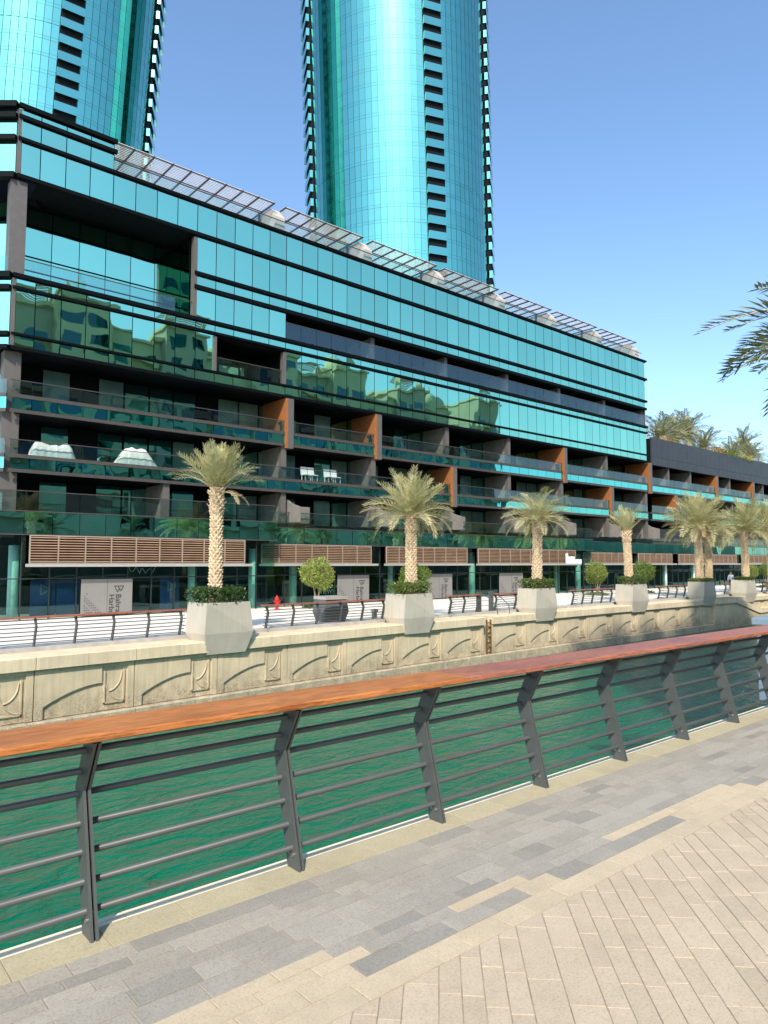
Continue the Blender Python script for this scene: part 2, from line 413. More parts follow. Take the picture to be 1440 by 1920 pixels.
for r, (y1, y0) in enumerate(rows):
    L0 = .283
    x = starts.get(r, rr.uniform(0, .28)); x -= L0*math.ceil((x+3)/L0)
    brk = [2.70, 3.26, 4.11, 5.80] if r == 7 else [3.13, 3.42, 4.835, 5.95] if r == 8 else [1.985] if r == 6 else []
    while x < 14:
        L = L0 if r in (6, 7, 8) or rr.random() < .62 else L0*rr.choice((.66, 1.5))
        for b in brk:
            if x < b-.02 < x+L-.02 and x+L-b > .03 and b-x > .03: L = b-x
        key = 'pbeige' if beige_at(r, x+L/2) else ('pdark' if (r == 8 and rr.random() < .75) or rr.random() < .11 else 'pgrey')
        pave(key, [(x+GAP, y0+GAP), (x+L-GAP, y0+GAP), (x+L-GAP, y1-GAP), (x+GAP, y1-GAP)])
        x += L
x = -3.05
while x < 16:
    L = rr.choice((.40, .40, .42, .2, .44))
    pave('pedge', [(x+GAP, 3.371+GAP), (x+L-GAP, 3.371+GAP), (x+L-GAP, 3.597), (x+GAP, 3.597)]); x += L
# 45 degree field: u runs along the strips, v across them
S2 = math.sqrt(.5)
def uv(u, v): return (u*S2 + v*S2, u*S2 - v*S2)      # v axis = (+x, -y)
v = -3.4; pat = [.145, .094, .092, .094, .092, .145, .145, .094, .096, .094, .098, .092]
i = 0
v = (2.089-2.296)*S2 - sum(pat)*3
while v < 8.5:
    w = pat[i % len(pat)]; i += 1
    u = -6 + rr.uniform(0, .3)
    while u < 12:
        L = .283 if w < .12 else rr.choice((.283, .43))
        q = [uv(u+GAP, v+GAP), uv(u+L-GAP, v+GAP), uv(u+L-GAP, v+w-GAP), uv(u+GAP, v+w-GAP)][::-1]
        q = poly_clip(q, 0, 1, 2.292-GAP); q = poly_clip(q, 0, -1, 2.2); q = poly_clip(q, -1, 0, 2.2); q = poly_clip(q, 1, 0, 11)
        if len(q) >= 3:
            A = abs(sum(q[k][0]*q[(k+1) % len(q)][1]-q[(k+1) % len(q)][0]*q[k][1] for k in range(len(q))))/2
            if A > .0006: pave('pdiag', q)
        u += L
    v += w
for key, lst in cand.items():
    lst.sort(key=lambda a: (not in_view(a[1], a[2]), a[0]))
    for k, (d, cx, cy, poly) in enumerate(lst):
        dz = rr.uniform(-.0012, .0012)
        if sum((poly[j][0]*poly[(j+1) % len(poly)][1]-poly[(j+1) % len(poly)][0]*poly[j][1]) for j in range(len(poly))) < 0: poly = poly[::-1]
        if k < 300 and in_view(cx, cy):
            mb = MB().prism_z([(a-cx, b-cy) for a, b in poly], -.02, 0, .0018)
            link(names[key], mb.mesh(names[key], G[key]), near, (cx, cy, dz))
        else:
            rest[key].prism_z(poly, -.02, dz, .0018)
for key, mb in rest.items():
    if mb.v: stuff(link('paving_beyond', mb.mesh('paving_beyond_'+key, G[key]), near))
lip = MB()
x = -6.0
while x < 40:
    L = rr.uniform(1.6, 2.4)
    a = MB().prism_x([(3.602, -.10), (3.602, -.006), (3.634, -.004), (3.638, -.014), (3.642, -.014), (3.646, -.004), (3.682, -.006+rr.uniform(-.002, .002)), (3.69, -.016), (3.69, -.10)][::-1], x+.002, x+L-.002)
    link('edge_lip', a.mesh('edge_lip', G['plip']), near); x += L

# ------------------------------------------------------------------ near railing
BX0, BSTEP = 1.22, 1.152
def post_mesh():
    prof = [(-.062, 0), (.059, 0), (.220, .640), (.105, .895), (-.030, .895), (.105, .645)]
    m = MB()
    for x0, x1 in ((-.019, -.005), (.005, .019)): m.prism_x(prof, x0, x1)
    m.box(-.005, .005, -.02, .02, .05, .12)
    return m.mesh('railing_post', G['steel'])
POST = post_mesh()
BARS = [(.088, .845), (.150, .732), (.183, .616), (.140, .483), (.103, .359), (.061, .234), (.020, .113)]
BOLT = MB().tube([(-.028, 0, 0), (.028, 0, 0)], .0095, 10).mesh('bolt', G['bolt'])
RY = 3.53
rl = thing('railing', 'grey steel railing with wide timber handrail along the near promenade edge', 'railing', (BX0, RY, 0))
for k in range(-2, 10):
    x = BX0 + BSTEP*k
    p = link('post', POST, rl, (x, RY, 0))
    link('bolt', BOLT, p, (x, RY-.006, .081)); link('bolt', BOLT, p, (x, RY+.035, .086))
for (dy, z) in BARS:
    link('rail', MB().tube([(BX0-2.6, RY+dy, z), (BX0+9.3*BSTEP, RY+dy, z)], .0165, 12).mesh('rail', G['steel'], True), rl)
for a, b, key in ((-1.6, 3.745, 'wood1'), (3.748, 7.52, 'wood2'), (7.523, 12.2, 'wood3')):
    m = MB(); c = .007
    y0, y1, z0, z1 = 3.425, 3.800, .918, .956
    m.prism_x([(y0, z0+c), (y0+c, z0), (y1-c, z0), (y1, z0+c), (y1, z1-c), (y1-c, z1), (y0+c, z1), (y0, z1-c)], a, b)
    link('handrail_plank', m.mesh('handrail_plank', G[key]), rl)
link('handrail_bracket', MB().box(BX0-2.6, 12, RY+.0, RY+.10, .897, .917).mesh('handrail_bracket', G['steel']), rl)

# ================================================================== far quay wall
PW = 3.1
qw = thing('quay_wall', 'pale limestone quay wall with engraved arcs on the far canal bank', 'wall', (9.14, yr(9.14)-1.6, WATER_Z))
def panel_mesh(w):
    g = .012; m = MB(); x0, x1, z0, z1 = g, w-g, -2.88, -1.412
    m.box(x0, x1, .07, .35, z0, z1)                  # recessed field
    L = w
    def P(u, t): return (u*L, z0 + t*(z1-z0))
    arc = [P(.085, .24)] + [P(.085+.57*s, .24+.36*math.sin(s*math.pi/2)**.9) for s in [k/10 for k in range(1, 11)]]
    prof = [(x0, z0), P(.085, .0)] + arc + [P(.655, .93), P(.93, .93), P(.93, .0), (x1, z0), (x1, z1), (x0, z1)]
    m.prism_y(prof, 0, .071)                         # proud face around the recess
    for a, b, c2, d in ((.68, .695, .14, .84), (.885, .90, .14, .84), (.68, .90, .14, .165)):   # square frame
        p, q = P(a, c2), P(b, d); m.box(p[0], q[0], .022, .071, p[1], q[1])
    pts = [P(.685+.19*(1-math.cos(k*math.pi/16)), .80-.62*math.sin(k*math.pi/16)) for k in range(9)]
    pts2 = [P(.87-.14*(1-math.cos(k*math.pi/14)), .78-.38*math.sin(k*math.pi/14)) for k in range(8)]
    for q in (pts, pts2): m.tube([(a, .055, b) for a, b in q], .022, 6)
    return m.mesh('wall_panel', G['stone'])
PANEL = panel_mesh(PW)
COPE = MB().prism_x([(-.12, -1.385), (1.30, -1.385), (1.30, -1.0), (-.09, -1.0), (-.12, -1.03)], .006, PW/2-.006).mesh('coping_stone', G['coping'])
BASE = MB().prism_x([(-.16, -3.9), (.40, -3.9), (.40, -2.90), (-.11, -2.90), (-.16, -2.94)], .01, PW*.7-.01).mesh('base_block', G['base'])
LADX = 28.12
xs = [9.14 + PW*k for k in range(-6, 6)] + [28.40 + PW*k for k in range(0, 22)]
for x in xs:
    a = yang(x+PW/2); o = Vector((x, yr(x)-1.60, 0)); d = Vector((math.cos(a), math.sin(a), 0))
    link('wall_panel', PANEL, qw, o, (0, 0, a))
    for k in (0, 1): link('coping_stone', COPE, qw, o + d*(PW/2*k), (0, 0, a))
for k in range(-8, 40):
    x = 9.14 + PW*.7*k
    if x < -20: continue
    link('base_block', BASE, qw, (x, yr(x)-1.60, 0), (0, 0, yang(x+1)))
cx = [i*2.0 for i in range(-14, 50)]
core = MB().prism_z([(x, yr(x)-1.29) for x in cx] + [(x, yr(x)-.29) for x in cx[::-1]], -4.4, -1.02)
link('wall_core', core.mesh('wall_core', G['base']), qw)
kb = MB().prism_z([(x, yr(x)-.33) for x in cx] + [(x, yr(x)+.22) for x in cx[::-1]], -1.3, FAR_Z)
struct('quay_kerb', kb.mesh('quay_kerb', G['kerb']))

# iron ladder in the slot of the wall
ly = yr(LADX)-1.62
ld = thing('quay_ladder', 'rusty iron ladder set in a slot of the quay wall below the railing gate', 'ladder', (LADX, ly, WATER_Z))
for s in (-.15, .15): link('stile', MB().box(LADX+s-.03, LADX+s+.03, ly-.03, ly+.05, -3.6, -1.15).mesh('stile', G['rust']), ld)
for k in range(9):
    z = -3.3 + k*.25
    m = MB().tube([(LADX-.14, ly, z), (LADX+.14, ly, z+rr.uniform(-.03, .03))], .026, 6)
    if k % 2: m.tube([(LADX-.1, ly-.02, z+.1), (LADX+.02, ly-.05, z+.03), (LADX+.11, ly-.02, z+.16)], .03, 6)
    link('rung', m.mesh('rung', G['rust']), ld)
link('slot_back', MB().box(LADX-.26, LADX+.27, ly+.30, ly+.36, -3.9, -1.0).mesh('slot_back', G['base']), ld)

# quay steps with sloping coping at the far right
sx0 = atx(1345, 1150, -1.9)
so = thing('quay_steps', 'sloping stone stair with a low landing against the quay wall, at the right', 'steps', (sx0, yr(sx0)-2.2, WATER_Z))
a = yang(sx0+4)
def steps_part(name, prof, y0, y1, key): link(name, MB().prism_y(prof, y0, y1).mesh(name, G[key]), so, (sx0, yr(sx0)-1.90, 0), (0, 0, a))
steps_part('stair_wall', [(0, -3.9), (11.5, -3.9), (11.5, -2.45), (8.3, -2.45), (3.6, -1.42), (0, -1.42)], .10, .55, 'stone')
steps_part('sloping_coping', [(0, -1.42), (3.6, -1.42), (8.3, -2.45), (11.8, -2.45), (11.8, -2.05), (8.4, -2.05), (3.8, -1.0), (0, -1.0)], 0, .62, 'coping')

# white pier block standing in the water at the right
pp = onz(1424, 1312, WATER_Z)
pb = thing('mooring_pier', 'plain white pier block standing in the canal at the right edge', 'pier', (pp.x, pp.y, WATER_Z))
link('block', MB().cbox(pp.x, pp.x+9, pp.y-2.2, pp.y, -3.8, -.55, .06).mesh('block', G['white']), pb)
link('cap', MB().cbox(pp.x-.12, pp.x+9.1, pp.y-2.32, pp.y+.12, -.546, -.30, .03).mesh('cap', G['white']), pb)

# ------------------------------------------------------------------ faceted planters on the quay
def planter_mesh(key, s=1.0):
    rings = [(-1.47, [(-.80, -1.78), (.84, -1.86), (.74, -.95), (-.76, -.95)]),
             (-.74, [(-.99, -1.92), (1.06, -2.04), (1.02, -.56), (-1.04, -.60)]),
             (.35, [(-.96, -1.98), (.97, -1.93), (.93, -.66), (-.98, -.66)])]
    vs = [(x*s, y*s, z) for z, r in rings for x, y in r]
    fs = [(3, 2, 1, 0)]
    for k in range(4):
        a, b = k, (k+1) % 4
        fs += [(a, b, 4+b), (a, 4+b, 4+a)] if k % 2 == 0 else [(a, b, 4+a), (b, 4+b, 4+a)]
        fs += [(4+a, 4+b, 8+a), (4+b, 8+b, 8+a)] if k % 2 == 0 else [(4+a, 4+b, 8+b), (4+a, 8+b, 8+a)]
    inn = [(x*.90*s, (y+1.3)*.88*s-1.3*s, z) for z, r in rings[2:] for x, y in r]
    vs += inn + [(x, y, z-.14) for x, y, z in inn]
    fs += [(8+a, 8+(a+1) % 4, 12+(a+1) % 4, 12+a) for a in range(4)] + [(12+a, 12+(a+1) % 4, 16+(a+1) % 4, 16+a) for a in range(4)] + [(16, 17, 18, 19)]
    m = MB(); m.add(vs, fs); return m.mesh('planter_shell', G[key])
PSHELL = planter_mesh('planter', .95)
PL = [atx(px, py, -1.95) for px, py in ((425, 1133), (785, 1120), (1025, 1108), (1202, 1103), (1332, 1097), (1410, 1093))]
PLAB = ['large faceted concrete planter nearest the viewer, under the leftmost palm', 'faceted concrete planter behind the middle of the near handrail, second from left',
        'streaked concrete planter just right of the quay ladder', 'faceted concrete planter holding the small upright palm',
        'shaded concrete planter holding the twin trunk palm', 'farthest concrete planter at the right, beyond the quay steps']
for x, lab in zip(PL, PLAB):
    p = thing('quay_planter', lab, 'planter', (x, yr(x), FAR_Z), 'faceted planters along the far quay', yang(x))
    link('planter_shell', PSHELL, p, (0, 0, -FAR_Z), local=True)

# ------------------------------------------------------------------ far railings between the planters
def far_railing(x0, x1, label):
    t = thing('quay_railing', label, 'railing', ((x0+x1)/2, yr((x0+x1)/2), FAR_Z), 'railing bays on the far quay')
    n = max(1, round((x1-x0)/1.29)); st = (x1-x0)/n
    for k in range(n+1):
        x = x0 + st*k
        p = link('post', POST, t, (x, yr(x), FAR_Z), (0, 0, math.pi + yang(x)), (1.15, 1, 1))
    for dy, z in BARS:
        pts = [(x0-.15+(x1-x0+.3)*k/6, 0, 0) for k in range(7)]
        link('rail', MB().tube([(x, yr(x)-dy, FAR_Z+z) for x, _, _ in pts], .017, 6).mesh('rail', G['steel']), t)
    hp = MB()
    xs2 = [x0-.2+(x1-x0+.4)*k/6 for k in range(7)]
    for a, b in zip(xs2, xs2[1:]):
        hp.add([(a, yr(a)-.24, FAR_Z+.905), (b, yr(b)-.24, FAR_Z+.905), (b, yr(b)+.10, FAR_Z+.905), (a, yr(a)+.10, FAR_Z+.905),
                (a, yr(a)-.24, FAR_Z+.95), (b, yr(b)-.24, FAR_Z+.95), (b, yr(b)+.10, FAR_Z+.95), (a, yr(a)+.10, FAR_Z+.95)],
               [(3, 2, 1, 0), (4, 5, 6, 7), (0, 1, 5, 4), (2, 3, 7, 6)] + ([(3, 0, 4, 7)] if a == xs2[0] else []) + ([(1, 2, 6, 5)] if b == xs2[-1] else []))
    link('handrail', hp.mesh('handrail', G['wood2']), t)
    for x, s in ((x0, -1), (x1, 1)):                 # returns towards the planters
        for dy, z in BARS[::2]:
            link('return_bar', MB().tube([(x, yr(x)-dy, FAR_Z+z), (x+s*.30, yr(x)-.62, FAR_Z+z)], .014, 6).mesh('return_bar', G['steel']), t)
    return t
def seg(px0, px1, py, lab): far_railing(atx(px0, py, 0), atx(px1, py, 0), lab)
far_railing(-13.8, atx(336, 1180, 0), 'timber capped railing left of the planter nearest the viewer')
seg(498, 716, 1165, 'railing bay behind the fire hydrant, between the two nearest planters')
seg(842, 893, 1150, 'railing bay left of the gap above the quay ladder')
seg(927, 964, 1143, 'short railing bay right of the gap above the quay ladder')
seg(1072, 1144, 1133, 'railing bay left of the planter with the small upright palm')
seg(1234, 1282, 1125, 'railing bay left of the shaded planter')
seg(1358, 1373, 1118, 'short railing bay in front of the walking person')
seg(1428, 1455, 1112, 'railing bay right of the farthest planter')
for px, lab in ((898, 'thick grey gate post left of the ladder gap'), (921, 'thick grey gate post right of the ladder gap')):
    x = atx(px, 1145, 0); t = thing('gate_post', lab, 'gate post', (x, yr(x), FAR_Z), 'gate posts above the quay ladder')
    link('shaft', MB().cbox(x-.10, x+.10, yr(x)-.10, yr(x)+.10, FAR_Z, FAR_Z+1.08, .02).mesh('shaft', G['steel']), t)
    link('grab_rail', MB().tube([(x+.1, yr(x)-.1, FAR_Z+1.0), (x+.25, yr(x)-.5, FAR_Z+.75), (x+.42, yr(x)-.9, FAR_Z+.35), (x+.44, yr(x)-.95, FAR_Z-.11)], .025, 8).mesh('grab_rail', G['steel']), t)
# ================================================================== MAIN BUILDING (facade plane Y = 37)
YF = 37.0
XC, XE = 8.30, 67.30                                 # left corner, right end
PWD = 7.25/6                                         # pane module
MODS = [23.75 + 7.25*k for k in range(7)]            # 23.75 ... 67.25
bd = thing('glass_apartment_building', 'long teal glass apartment building with black fins and recessed balconies', 'building', (XC, YF, FAR_Z))
jr = random.Random(5)
EDGES = [XC+.06] + [23.75 - PWD*k for k in range(12, 0, -1)] + [23.75 + PWD*k for k in range(37)]
EDGES[-1] = XE
def panes(name, key, z0, z1, xa, xb, Y=YF, gap=.022, th=.03, tilt=.0022, edges=None):
    for a, b in zip((edges or EDGES), (edges or EDGES)[1:]):
        if a < xa-.05 or b > xb+.05: continue
        link(name, unit(key), bd, (a+gap, Y, z0+gap), (jr.gauss(0, tilt), 0, jr.gauss(0, tilt)), (b-a-2*gap, th, z1-z0-2*gap))
def bar(name, key, x0, x1, y0, y1, z0, z1): return block(name, key, bd, x0, x1, y0, y1, z0, z1)
REC = 39.6                                           # back of the recesses
# core behind the glass
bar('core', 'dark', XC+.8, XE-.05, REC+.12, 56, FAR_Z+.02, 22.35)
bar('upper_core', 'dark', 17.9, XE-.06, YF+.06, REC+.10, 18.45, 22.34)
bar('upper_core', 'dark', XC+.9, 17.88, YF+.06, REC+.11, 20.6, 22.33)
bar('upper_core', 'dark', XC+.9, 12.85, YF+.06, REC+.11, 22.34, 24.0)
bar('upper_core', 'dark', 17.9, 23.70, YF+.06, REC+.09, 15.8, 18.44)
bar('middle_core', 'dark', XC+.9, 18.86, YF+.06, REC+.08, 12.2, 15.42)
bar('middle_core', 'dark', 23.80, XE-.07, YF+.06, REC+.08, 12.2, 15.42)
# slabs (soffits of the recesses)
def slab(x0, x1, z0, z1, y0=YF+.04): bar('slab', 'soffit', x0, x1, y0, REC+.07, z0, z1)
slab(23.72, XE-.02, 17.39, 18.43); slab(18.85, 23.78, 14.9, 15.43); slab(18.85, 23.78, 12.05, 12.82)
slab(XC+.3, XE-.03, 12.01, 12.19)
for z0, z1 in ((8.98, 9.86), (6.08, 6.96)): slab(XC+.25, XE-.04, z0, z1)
# reflective panes
panes('facade_pane', 'facade', 20.73, 22.45, XC, XE)
panes('facade_pane', 'facade', 18.42, 20.52, 17.7, XE)
panes('spandrel_pane', 'spandrel', 17.64, 18.22, 17.7, XE)
panes('facade_pane', 'facade', 15.76, 17.38, 17.7, 23.76)
panes('spandrel_pane', 'spandrel', 15.12, 15.55, XC, XE)
panes('facade_pane', 'facade', 12.83, 14.98, XC, 18.95); panes('facade_pane', 'facade', 12.83, 14.98, 23.74, XE)
panes('spandrel_pane', 'spandrel', 12.18, 12.73, XC, XE)
panes('facade_pane', 'facade', 22.60, 23.55, XC, 12.90); panes('spandrel_pane', 'spandrel', 23.75, 24.11, XC, 12.90)
# projecting black fins
def fin(x0, x1, z0, z1, d=.16):
    if d > .15: z0 += .075
    bar('horizontal_fin', 'fin', x0, x1, YF-d, YF+.05, z0, z1)
fin(XC-.1, XE+.25, 22.37, 22.60); fin(XC-.1, XE+.25, 20.45, 20.72); fin(17.55, XE+.2, 18.14, 18.41)
fin(17.55, XE+.1, 17.40, 17.63, .14)
fin(XC-.1, XE+.2, 15.48, 15.75); fin(XC-.1, XE+.2, 14.90, 15.11); fin(XC-.1, XE+.2, 12.65, 12.82); fin(XC-.1, XE+.1, 12.00, 12.17, .14)
fin(XC-.1, 13.0, 23.48, 23.74); fin(XC-.1, 13.0, 24.04, 24.32)
bar('corner_roof', 'dark', XC+.9, 12.86, YF+.05, 44, 24.0, 24.3); bar('corner_roof_wall', 'fin', 12.865, 12.90, YF+.05, 44, 22.60, 24.3)
# jambs and trims around the recesses
for x, z0, z1 in ((17.50, 15.76, 20.44), (18.80, 12.83, 14.89), (23.56, 12.83, 14.89)):
    bar('recess_jamb', 'column', x, x+.22, YF-.06, YF+.30, z0, z1)
bar('corner_post', 'column', XC-.12, XC+.05, YF-.06, YF+.30, 12.2, 15.5); bar('corner_post', 'column', XC-.12, XC+.05, YF-.06, YF+.30, 20.73, 24.03)
bar('corner_column', 'column', XC-.30, XC+.42, YF+.05, YF+.75, 15.76, 20.44)
bar('corner_column', 'column', XC-.25, XC+.50, YF+.35, YF+1.05, 3.0, 12.0)
# double height corner terrace: glazing behind
CE = [9.2] + [17.70-1.42*k for k in range(5, -1, -1)]
for z0, z1 in ((15.8, 17.0), (17.05, 17.75), (17.8, 20.4)):
    panes('terrace_pane', 'facade', z0, z1, 9, 17.8, REC-.05, .02, .03, .0012, CE)
for k in range(3):
    y = YF+.4+k*1.2
    link('terrace_side_pane', unit('greenside'), bd, (17.44, y+.02, 15.8), None, (.03, 1.14, 4.6))
bar('terrace_floor', 'slab', XC+.3, 17.6, YF+.05, REC, 15.5, 15.765)
def balustrade(x0, x1, Y, z0, z1, key='balustrade', rail=True, step=PWD, edges=None):
    e = edges or EDGES
    for a, b in zip(e, e[1:]):
        if a < x0-.05 or b > x1+.05: continue
        link('balustrade_pane', unit(key), bd, (a+.012, Y, z0), (jr.gauss(0, .002), 0, jr.gauss(0, .003)), (b-a-.024, .02, z1-z0-.02))
    if rail: bar('balustrade_rail', 'slab', x0, x1, Y-.02, Y+.04, z1-.018, z1+.018)
balustrade(XC, 17.55, YF+.10, 15.77, 16.62)
balustrade(18.9, 23.76, YF+.12, 12.84, 13.72)
balustrade(23.75, XE, YF+.10, 15.77, 16.86)
# upper recess: windows, columns
WE = [8.9 + 1.45*k for k in range(41)]
def windows(z0, z1, x0, x1, Y=REC-.02):
    for a, b in zip(WE, WE[1:]):
        if a < x0 or b > x1: continue
        if any(abs((a+b)/2-(m+3.1)) < .72 for m in MODS+[16.5, 9.25]): continue
        link('window_pane', unit('curtain' if jr.random() < .3 else 'window'), bd, (a+.06, Y, z0), (jr.gauss(0, .003), 0, jr.gauss(0, .003)), (b-a-.12, .03, z1-z0))
windows(15.8, 17.3, 23.9, XE); windows(9.9, 11.92, 9, XE); windows(7.0, 8.9, 9, XE); windows(4.3, 6.0, 9, XE)
windows(12.9, 14.7, 18.9, 23.7)
for x in MODS[1:]:
    xx = x if x < 67 else XE-.28
    bar('column', 'column', xx-.17, xx+.17, YF+.20, YF+.55, 15.76, 17.39)
    bar('partition_wall', 'partition', xx-.08, xx+.08, YF+.55, REC, 15.76, 17.39)
# balcony levels
def fascia(z0, z1, x0, x1):
    panes('fascia_pane', 'fascia', z0, z1, x0, x1, YF, .015, .03, .004)
    bar('slab_edge', 'slab', x0, x1, YF-.05, YF+.04, z1+.002, z1+.18); bar('slab_edge', 'slab', x0, x1, YF-.05, YF+.04, z0-.17, z0-.002)
fascia(9.14, 9.69, XC, XE); fascia(6.26, 6.79, XC, XE)
balustrade(XC, XE, YF+.03, 9.875, 10.56); balustrade(XC, XE, YF+.03, 6.975, 7.68)
def rust_fin(x, z0, z1, slab_z):                     # rusted blade with a slot where the balustrade meets it
    prof = [(YF-.12, z1), (YF-.12, z0), (YF+.30, z0), (YF+.30, slab_z+.72), (YF+.85, slab_z+.72), (YF+.85, slab_z), (REC, slab_z), (REC, z1)]
    f = link('rust_fin', MB().prism_x(prof, x-.10, x+.06).mesh('rust_fin', G['corten']), bd)
    link('fin_cladding', MB().box(x+.062, x+.48, YF-.121, YF+.32, z0, z1).mesh('fin_cladding', G['column']), f)
def grey_wall(x, z0, z1):
    bar('partition_wall', 'partition', x-.10, x+.10, YF+.42, REC, z0, z1); bar('column', 'column', x-.16, x+.2, YF+.10, YF+.42, z0, z1)
for i, x in enumerate(MODS):
    if i in (0, 1, 4): rust_fin(x+.1, 8.86, 12.0, 9.865)
    elif i == 6: rust_fin(XE+.35, 8.86, 12.0, 9.865)
    else: grey_wall(x, 9.865, 12.0)
    if i in (2, 5): rust_fin(x+.35, 5.98, 9.0, 6.965)
    else: grey_wall(x if i < 6 else XE-.1, 6.965, 8.98)
    grey_wall(x if i < 6 else XE-.1, 4.25, 6.08)
    m = MB().prism_x([(YF-.9, 4.25), (YF+.45, 4.25), (YF+.45, 5.75), (YF+.0, 5.45), (YF-.9, 5.2)], x+.4, x+.62)
    link('terrace_divider', m.mesh('terrace_divider', G['partition']), bd)
    bar('terrace_wall', 'partition', x+.65, x+2.1, YF+.25, YF+.40, 4.25, 5.30)
grey_wall(16.2, 4.25, 6.08)
# podium band and ground floor, in three sections that step back to the right
SECT = []
xa1 = ony(520, 985, 36.0).x; xa2 = ony(1110, 1010, 37.0).x
SECT = [(7.6, xa1, 36.0, 3.12, 4.16), (xa1, xa2, 36.9, 2.95, 3.90), (xa2, 124.0, 37.6, 2.80, 3.75)]
for (x0, x1, Y, zb, zt) in SECT:
    n = round((x1-x0)/1.27); ed = [x0+(x1-x0)*k/n for k in range(n+1)]
    panes('podium_pane', 'window', zb, zt, x0, x1, Y, .012, .03, .006, ed)
    bar('podium_slab', 'soffit', x0+.01, x1-.02, Y+.05, REC+.1, zb+.02, zt-.03)
    bar('podium_trim', 'slab', x0, x1, Y-.04, Y+.05, zt+.002, zt+.05); bar('podium_trim', 'slab', x0, x1, Y-.04, Y+.05, zb-.06, zb-.002)
    balustrade(x0, x1, Y+.08, zt+.055, zt+.98, edges=ed)
    # shop front
    yg = Y+.25
    hz = 1.02
    for a, b in zip(ed, ed[1:]):
        if a > 108: continue
        link('shop_pane', unit('shop'), bd, (a+.03, yg, FAR_Z+.06), None, (b-a-.06, .02, hz-FAR_Z-.1))
        link('shop_transom_pane', unit('shop'), bd, (a+.03, yg, hz+.04), None, (b-a-.06, .02, zb-hz-.12))
        bar('shop_mullion', 'mull', a-.025, a+.025, yg-.05, yg+.05, FAR_Z, zb-.07)
    bar('shop_transom', 'mull', x0, x1, yg-.04, yg+.04, hz-.03, hz+.03)
    bar('shop_floor', 'kerb', x0, x1, yg, 44.4, FAR_Z-.003, FAR_Z+.03)
bar('shop_back_wall', 'dark', 7.7, 125, 44.4, 44.6, FAR_Z, 3.0)
bar('shop_ceiling', 'soffit', 7.7, 125, 38.1, 44.5, 2.60, 2.70)
for px in (24, 360, 473, 549, 733, 885, 1012, 1044, 1084, 1195, 1247, 1300):
    Y = 37.1 if px < 500 else 38.0
    p = ony(px, 1100, Y)
    if p.x > 100: continue
    link('shop_column', MB().lathe([(.24, FAR_Z), (.24, 2.6)], 18).mesh('shop_column', G['mint'], True), bd, (p.x, Y, 0))
def screen(px0, px1, Y, zb, zt):
    x0, x1 = ony(px0, 1035, Y).x, ony(px1, 1035, Y).x
    n = max(2, round((x1-x0)/1.24)); m = MB()
    for k in range(n+1):
        x = x0+(x1-x0)*k/n; m.box(x-.025, x+.025, Y-.02, Y+.06, zb, zt)
    m.box(x0-.02, x1+.02, Y-.018, Y+.05, zt, zt+.05); m.box(x0-.02, x1+.02, Y-.018, Y+.05, zb-.05, zb)
    s = link('louvre_screen', m.mesh('louvre_screen', G['slatframe']), bd)
    ns = 10
    for k in range(ns):
        z = zb+(zt-zb)*(k+.5)/ns
        me = MB().prism_x([(Y-.035, z-.022), (Y+.03, z-.012), (Y+.03, z+.010), (Y-.035, z+.016)], x0, x1).mesh('slat', G['slat'])
        link('slat', me, s)
    link('screen_backing', MB().box(x0, x1, Y+.16, Y+.20, zb, zt).mesh('screen_backing', G['redback']), s)
    bar('canopy_ledge', 'ledge', x0-.15, x1+.35, Y-.35, Y+.10, zb-.20, zb-.06)
    return x0, x1
SCR = [(56, 459, 35.88), (491, 696, 36.75), (725, 876, 36.75), (897, 1079, 36.75), (1094, 1183, 37.4), (1197, 1260, 37.4), (1273, 1381, 37.4), (1397, 1460, 37.4)]
for a, b, Y in SCR: screen(a, b, Y, 1.78, 3.02 if Y < 36 else 2.86 if Y < 37 else 2.70)

# hoarding boards with print in the shop fronts
def text_mesh(body, size, key, align='LEFT'):
    cu = bpy.data.curves.new('lettering', 'FONT'); cu.body = body; cu.size = size; cu.extrude = .003; cu.align_x = align; cu.space_line = .85
    o = bpy.data.objects.new('lettering', cu); COL.objects.link(o)
    dg = bpy.context.evaluated_depsgraph_get(); dg.update()
    me = bpy.data.meshes.new_from_object(o.evaluated_get(dg)); bpy.data.objects.remove(o)
    me.materials.clear(); me.materials.append(G[key]); return me
TXT = text_mesh('Bahrain\nHarbour', .46, 'ink')
def strokes(m, pts, w, y0, y1):
    for (a, b), (c, d) in zip(pts, pts[1:]):
        L = math.hypot(c-a, d-b); nx, nz = -(d-b)/L*w/2, (c-a)/L*w/2
        m.prism_y([(a+nx, b+nz), (c+nx, d+nz), (c-nx, d-nz), (a-nx, b-nz)], y0, y1)
def logo(w, h, lw):
    m = MB()
    for k, pts in enumerate(([(0, 1), (1, 1)], [(0, 1), (.34, 0), (.60, .62)], [(.36, 1), (.70, .18), (1, 1)])):
        strokes(m, [(a*w, b*h) for a, b in pts], lw, -.004-.001*k, .004+.001*k)
    return m
LOGO = logo(.46, .30, .028).mesh('logo', G['ink'])
dots = MB()
for r in range(9):
    for c in range(12):
        if c <= 1 + (r % 9)*.9 + (1 if (r*7+c*3) % 5 == 0 else 0) and (r*5+c*7) % 4: dots.box(c*.11, c*.11+.045, -.003, .003, 1.0-r*.115, 1.0-r*.115+.045)
DOTS = dots.mesh('dot_print', G['ink'])
